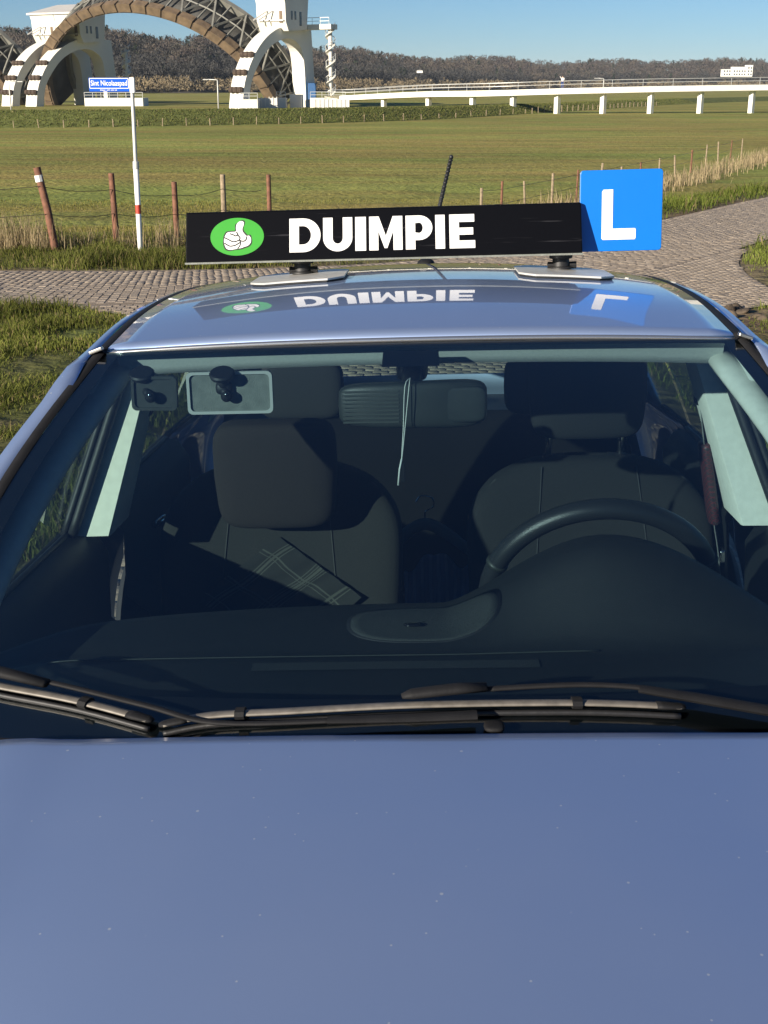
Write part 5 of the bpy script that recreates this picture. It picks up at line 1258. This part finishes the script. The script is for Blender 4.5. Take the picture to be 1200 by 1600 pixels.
rows = [[(-.06+.19*u, 3.20+.16*v, .56+.10*v-.035*abs(u-.5)*2+.012*math.sin(9*u+4*v)+.010*math.sin(17*u-3*v)) for u in np.linspace(0, 1, 22)] for v in np.linspace(0, 1, 14)]
b = MB(); b.grid(rows); obj('cloth', b, cloth_mat('blue_striped_cotton', (.05, .10, .22), (.10, .16, .28), 14), sh, smooth=True, solid=.008)
tag(sh, 'crumpled blue striped shirt below the coat hanger', 'shirt')
# plaid scarf draped over the passenger backrest
def plaid():
    m = mat('black_plaid_wool', (.03, .03, .03), .95); nt = m.node_tree; bs = nt.nodes['Principled BSDF']; uv = nt.nodes.new('ShaderNodeAttribute'); uv.attribute_name = 'Col'
    sp_ = nt.nodes.new('ShaderNodeSeparateColor'); nt.links.new(uv.outputs['Color'], sp_.inputs[0])
    def lines(src, pos, wd):
        s = nt.nodes.new('ShaderNodeMath'); s.operation = 'SUBTRACT'; s.inputs[1].default_value = pos; nt.links.new(src, s.inputs[0]); a = nt.nodes.new('ShaderNodeMath'); a.operation = 'ABSOLUTE'; nt.links.new(s.outputs[0], a.inputs[0]); l = nt.nodes.new('ShaderNodeMath'); l.operation = 'LESS_THAN'; l.inputs[1].default_value = wd; nt.links.new(a.outputs[0], l.inputs[0]); return l.outputs[0]
    tot = None
    for src, ps in ((sp_.outputs[0], [(.12, .006), (.155, .012), (.19, .005), (.46, .005), (.49, .005), (.52, .013), (.55, .005), (.58, .005), (.83, .012), (.87, .005)]), (sp_.outputs[1], [(.2, .008), (.24, .004), (.62, .010), (.66, .004), (.9, .006)])):
        for p_, w_ in ps:
            l = lines(src, p_, w_)
            if tot is None: tot = l
            else:
                ad = nt.nodes.new('ShaderNodeMath'); ad.operation = 'MAXIMUM'; nt.links.new(tot, ad.inputs[0]); nt.links.new(l, ad.inputs[1]); tot = ad.outputs[0]
    mx = nt.nodes.new('ShaderNodeMix'); mx.data_type = 'RGBA'; mx.inputs['A'].default_value = (.014, .015, .015, 1); mx.inputs['B'].default_value = (.055, .058, .052, 1); nt.links.new(tot, mx.inputs['Factor']); nt.links.new(mx.outputs['Result'], bs.inputs['Base Color']); return m
sc_ = car_root('plaid_scarf', (-.33, 2.58, .75)); rows = []; cols = []
NU, NV = 26, 20
for i in range(NU):
    row = []
    for j in range(NV):
        u, v = i/(NU-1), j/(NV-1)              # diamond-wise hanging cloth: u runs down-right, v down-left
        x = -.325+(u-v)*.185; z = .895-(u+v)*.125+.004*math.sin(11*u)*math.sin(9*v)
        yb_ = curve([(.46, 2.58), (.60, 2.612), (.80, 2.672), (.93, 2.726), (1.0, 2.745)], z)-.005
        y = yb_-.007-.030*min(1, abs(x+.325)/.27)**3-.006*math.sin(14*u+3*v)**2
        row.append((x, y, z)); cols.append((u, v, 0))
    rows.append(row)
b = MB(); b.grid(rows); me = b.mesh('cloth', plaid(), True); a = me.attributes.new('Col', 'FLOAT_COLOR', 'POINT')
c4 = np.ones((NU*NV, 4), np.float32); c4[:, :3] = cols; a.data.foreach_set('color', c4.ravel())
o = bpy.data.objects.new('cloth', me); C.objects.link(o); o.parent = sc_; o.location = OFF[sc_.name]
tag(sc_, 'dark plaid scarf with pale stripes draped on the passenger seat', 'scarf')

# ------------------------------------------------------------------ the roof sign
M['sign_black'] = mat('scratched_black_gloss', (.003, .003, .004), .38, var=.3, vscale=6, spec=.10)
nt = M['sign_black'].node_tree; bs = nt.nodes['Principled BSDF']; tc = nt.nodes['Texture Coordinate']
def scratch(rot, sc, thr):
    mp = nt.nodes.new('ShaderNodeMapping'); mp.inputs['Rotation'].default_value = (0, rot, 0); mp.inputs['Scale'].default_value = (2.2, 1, 60); nt.links.new(tc.outputs['Object'], mp.inputs['Vector'])
    n = nt.nodes.new('ShaderNodeTexNoise'); n.inputs['Scale'].default_value = sc; n.inputs['Detail'].default_value = 3; nt.links.new(mp.outputs[0], n.inputs['Vector'])
    r_ = nt.nodes.new('ShaderNodeMapRange'); r_.inputs['From Min'].default_value = thr; r_.inputs['From Max'].default_value = thr+.08; nt.links.new(n.outputs['Fac'], r_.inputs['Value']); return r_.outputs[0]
ad = nt.nodes.new('ShaderNodeMath'); ad.operation = 'MAXIMUM'; nt.links.new(scratch(.25, 3.0, .66), ad.inputs[0]); nt.links.new(scratch(-.5, 2.4, .69), ad.inputs[1])
mx = nt.nodes.new('ShaderNodeMix'); mx.data_type = 'RGBA'; mx.inputs['A'].default_value = (.0028, .003, .0042, 1); mx.inputs['B'].default_value = (.022, .022, .025, 1); nt.links.new(ad.outputs[0], mx.inputs['Factor']); nt.links.new(mx.outputs['Result'], bs.inputs['Base Color'])
M['letter_white'] = mat('white_vinyl', (.74, .73, .70), .45, var=.03, vscale=50)
M['emblem_green'] = mat('green_vinyl', lin('3c9434'), .35, var=.04, vscale=30)
M['plate_blue'] = mat('blue_plastic_plate', (.002, .145, .55), .38, var=.03, vscale=8, bump=.03, bscale=40)
M['ink'] = mat('black_ink', (.02, .02, .022), .5)
M['mount_metal'] = mat('pale_mount_plate', (.62, .61, .58), .38, .35, var=.12, vscale=25)
sign = car_root('roof_sign', (-.08, 2.9, 1.46)); tag(sign, 'black driving school roof sign with green thumb emblem and blue learner plate', 'roof sign')
x0, x1 = -.525, .364; YF0, YF1, ZB, ZT = 2.842, 2.884, 1.498, 1.607
b = MB(); b.prism([(YF0, ZB), (YF1, ZT), (2.916, ZT), (2.958, ZB)], lambda u, v, l: (l, u, v), x0, x1); bar = obj('sign_bar', b, M['sign_black'], sign, bevel=.003)
b = MB(); b.box(((x0+x1)/2, 2.90, ZB-.002), (x1-x0+.002, .122, .004)); obj('base_strip', b, M['mirror_back'], sign)
fe = Vector((0, YF1-YF0, ZT-ZB)); FH = fe.length; fe.normalize(); fnrm = Vector((0, -fe.z, fe.y))
def face(u, v, l): return tuple(Vector((u, YF0, ZB))+fe*v+fnrm*(l+.0002))
def pxu(px): return x0+(px-297)/609*(x1-x0)
CAP = .0785; VB = .0175
def letter(ch, a, c):
    w = pxu(c)-pxu(a); ua = pxu(a); h = CAP; t = .0215; bb = .0178; m = MB(); F = lambda u, v, l: face(ua+u, VB+v, l); L0, L1 = 0, .0009
    if ch == 'D':
        k = w*.44; o = [(0, 0)]+[(k+(w-k)*math.cos(q), h/2+h/2*math.sin(q)) for q in np.linspace(-math.pi/2, math.pi/2, 20)]+[(0, h)]
        i = [(t, bb)]+[(k+(w-k-t)*math.cos(q), h/2+(h/2-bb)*math.sin(q)) for q in np.linspace(-math.pi/2, math.pi/2, 20)]+[(t, h-bb)]; m.strip(o, i, F, L0, L1, True)
    elif ch == 'U':
        k = w/2; o = [(0, h)]+[(k-k*math.cos(q), k*.95-k*.95*math.sin(q)) for q in np.linspace(0, math.pi, 20)]+[(w, h)]
        i = [(t, h)]+[(k-(k-t)*math.cos(q), k*.95-(k*.95-bb)*math.sin(q)) for q in np.linspace(0, math.pi, 20)]+[(w-t, h)]; m.strip(o, i, F, L0, L1)
    elif ch == 'I': m.prism([(0, 0), (w, 0), (w, h), (0, h)], F, L0, L1)
    elif ch == 'M': m.prism([(0, 0), (0, h), (t*1.0, h), (w/2, h*.42), (w-t*1.0, h), (w, h), (w, 0), (w-t*.95, 0), (w-t*.95, h*.56), (w/2+.003, h*.06), (w/2-.003, h*.06), (t*.95, h*.56), (t*.95, 0)], F, L0, L1)
    elif ch == 'P':
        m.prism([(0, 0), (t, 0), (t, h), (0, h)], F, L0, L1); k = w*.5; z0 = h*.27; zc = (h+z0)/2; rr = (h-z0)/2
        o = [(t, z0)]+[(k+(w-k)*math.cos(q), zc+rr*math.sin(q)) for q in np.linspace(-math.pi/2, math.pi/2, 16)]+[(t, h)]
        i = [(t, z0+bb)]+[(k+(w-k-t)*math.cos(q), zc+(rr-bb*.93)*math.sin(q)) for q in np.linspace(-math.pi/2, math.pi/2, 16)]+[(t, h-bb)]; m.strip(o, i, F, L0, L1)
    elif ch == 'E': m.prism([(0, 0), (w, 0), (w, bb), (t, bb), (t, h/2-bb*.46), (w*.93, h/2-bb*.46), (w*.93, h/2+bb*.46), (t, h/2+bb*.46), (t, h-bb), (w*.98, h-bb), (w*.98, h), (0, h)], F, L0, L1)
    obj('letter', m, M['letter_white'], bar)
for ch_, a, c in (('D', 458, 506), ('U', 510, 555), ('I', 559.5, 576), ('M', 581, 632), ('P', 637, 678), ('I', 682.5, 697), ('E', 704, 743)): letter(ch_, a, c)
eu, ev = pxu(377), VB+.040
def emb(q, l): return face(eu+(q[0]-568)/12*.00146, ev-(q[1]-497)/12*.00151, l)
b = MB(); b.prism([(568+497*math.cos(a), 497-(350*math.sin(a))+0*math.cos(a)) for a in np.linspace(0, 2*math.pi, 61)[:-1]], lambda u, v, l: emb((u, v), l), 0, .0007); em = obj('emblem', b, M['emblem_green'], bar)
hand = [(330, 530), (345, 480), (385, 420), (460, 408), (545, 400), (548, 330), (560, 270), (600, 225), (650, 212), (690, 235), (688, 290), (668, 340), (670, 400), (705, 450), (745, 490), (790, 485), (825, 540), (818, 615), (770, 668), (700, 690), (640, 712), (590, 718), (500, 733), (430, 738), (370, 712), (338, 650), (326, 590)]
hc = cr(hand, 4, True); cxh, cyh = 560, 520
b = MB(); b.prism([(cxh+(u-cxh)*1.0+20*np.sign(u-cxh), v+20*np.sign(v-cyh)) for u, v in hc], lambda u, v, l: emb((u, v), l), .0007, .0010); obj('hand_outline', b, M['ink'], em)
b = MB(); b.prism(hc, lambda u, v, l: emb((u, v), l), .0009, .0014); obj('hand_symbol', b, M['letter_white'], em)
for ln in ([(335, 512), (400, 545), (490, 590), (560, 582), (612, 560)], [(335, 615), (400, 655), (450, 672), (540, 655), (615, 610)], [(430, 440), (500, 465), (540, 485), (578, 470)], [(555, 410), (585, 470), (620, 520), (612, 560), (632, 620), (610, 680), (575, 715)], [(615, 565), (660, 585), (710, 580), (740, 545), (738, 500)]):
    b = MB(); b.tube([emb(p, .0014) for p in cr(ln, 5)], .0014, 5); obj('finger_line', b, M['ink'], em)
# learner plate, standing behind the bar's end
def rrect(cx, cz, w, h, r0, n=6):
    out = []
    for sx, sz, a0 in ((1, 1, 0), (-1, 1, 90), (-1, -1, 180), (1, -1, 270)):
        for k in range(n+1): a = R(a0+90*k/n); out.append((cx+sx*(w/2-r0)+r0*math.cos(a), cz+sz*(h/2-r0)+r0*math.sin(a)))
    return out
XY = lambda u, v, l: (u, l, v)
b = MB(); b.prism(rrect(.455, 1.5865, .184, .178, .008), XY, 2.898, 2.904); lp = obj('learner_plate', b, M['plate_blue'], sign, bevel=.0015)
lw = (.412, .4885, 1.523, 1.633); st_ = .0245
b = MB(); b.prism([(lw[0]+.003, lw[2]), (lw[1]-.002, lw[2]), (lw[1], lw[2]+.003), (lw[1], lw[2]+st_-.002), (lw[1]-.002, lw[2]+st_), (lw[0]+st_+.001, lw[2]+st_), (lw[0]+st_, lw[2]+st_+.002), (lw[0]+st_, lw[3]), (lw[0]+.003, lw[3]), (lw[0], lw[3]-.005), (lw[0], lw[2]+.003)], XY, 2.8968, 2.8978); obj('letter', b, M['letter_white'], lp)
# roof mounts
for cx in (-.268, .322):
    zr = roof_in(cx, 2.93, 0)
    zf = lambda u, v: roof_in(cx+u, 2.93+v, 0)
    def plate(k, lo, hi):
        rows_ = []
        for v in np.linspace(-1, 1, 13):
            y_ = 2.865+.125*v*k; hw_ = k*(.104-.034*max(0, (abs(v)-.72)/.28))
            us = np.linspace(-1, 1, 7)
            rows_.append([(cx+u*hw_, y_, roof_in(cx+u*hw_, y_, 0)+hi) for u in us]+[(cx+u*hw_, y_, roof_in(cx+u*hw_, y_, 0)+lo) for u in us[::-1]])
        m_ = MB(); m_.grid(rows_, cv=True); m_.add(rows_[0], [tuple(range(14))]); m_.add(rows_[-1], [tuple(range(14))[::-1]]); return m_
    mp_ = obj('mount_plate', plate(1.0, .0045, .0085), M['mount_metal'], sign, angle=35)
    obj('rubber_pad', plate(.97, .0005, .0043), M['rubber'], mp_, angle=35)
    b = MB(); b.tube([(cx, 2.905, zr+.008), (cx, 2.905, zr+.012), (cx, 2.905, zr+.014), (cx, 2.905, zr+.030), (cx, 2.905, zr+.032), (cx, 2.905, 1.4945)], [.026, .026, .020, .019, .026, .027], 16); b.tube([(cx+.035, 2.905, zr+.016), (cx-.03, 2.905, zr+.016)], .008, 8); obj('mount_knob', b, M['rubber'], mp_, angle=40)

# ------------------------------------------------------------------ the hazy air over the river flats
b = MB(); b.box((0, 3000, 27), (8400, 6400, 66)); hz = obj('haze', b, None, None)
hm = bpy.data.materials.new('thin_haze'); hm.use_nodes = True; hn = hm.node_tree; hn.nodes.clear(); ho = hn.nodes.new('ShaderNodeOutputMaterial'); hv_ = hn.nodes.new('ShaderNodeVolumePrincipled')
hv_.inputs['Color'].default_value = (.78, .87, 1.0, 1); hv_.inputs['Density'].default_value = .00007
hn.links.new(hv_.outputs[0], ho.inputs['Volume']); hz.data.materials.append(hm); hz['kind'] = 'stuff'
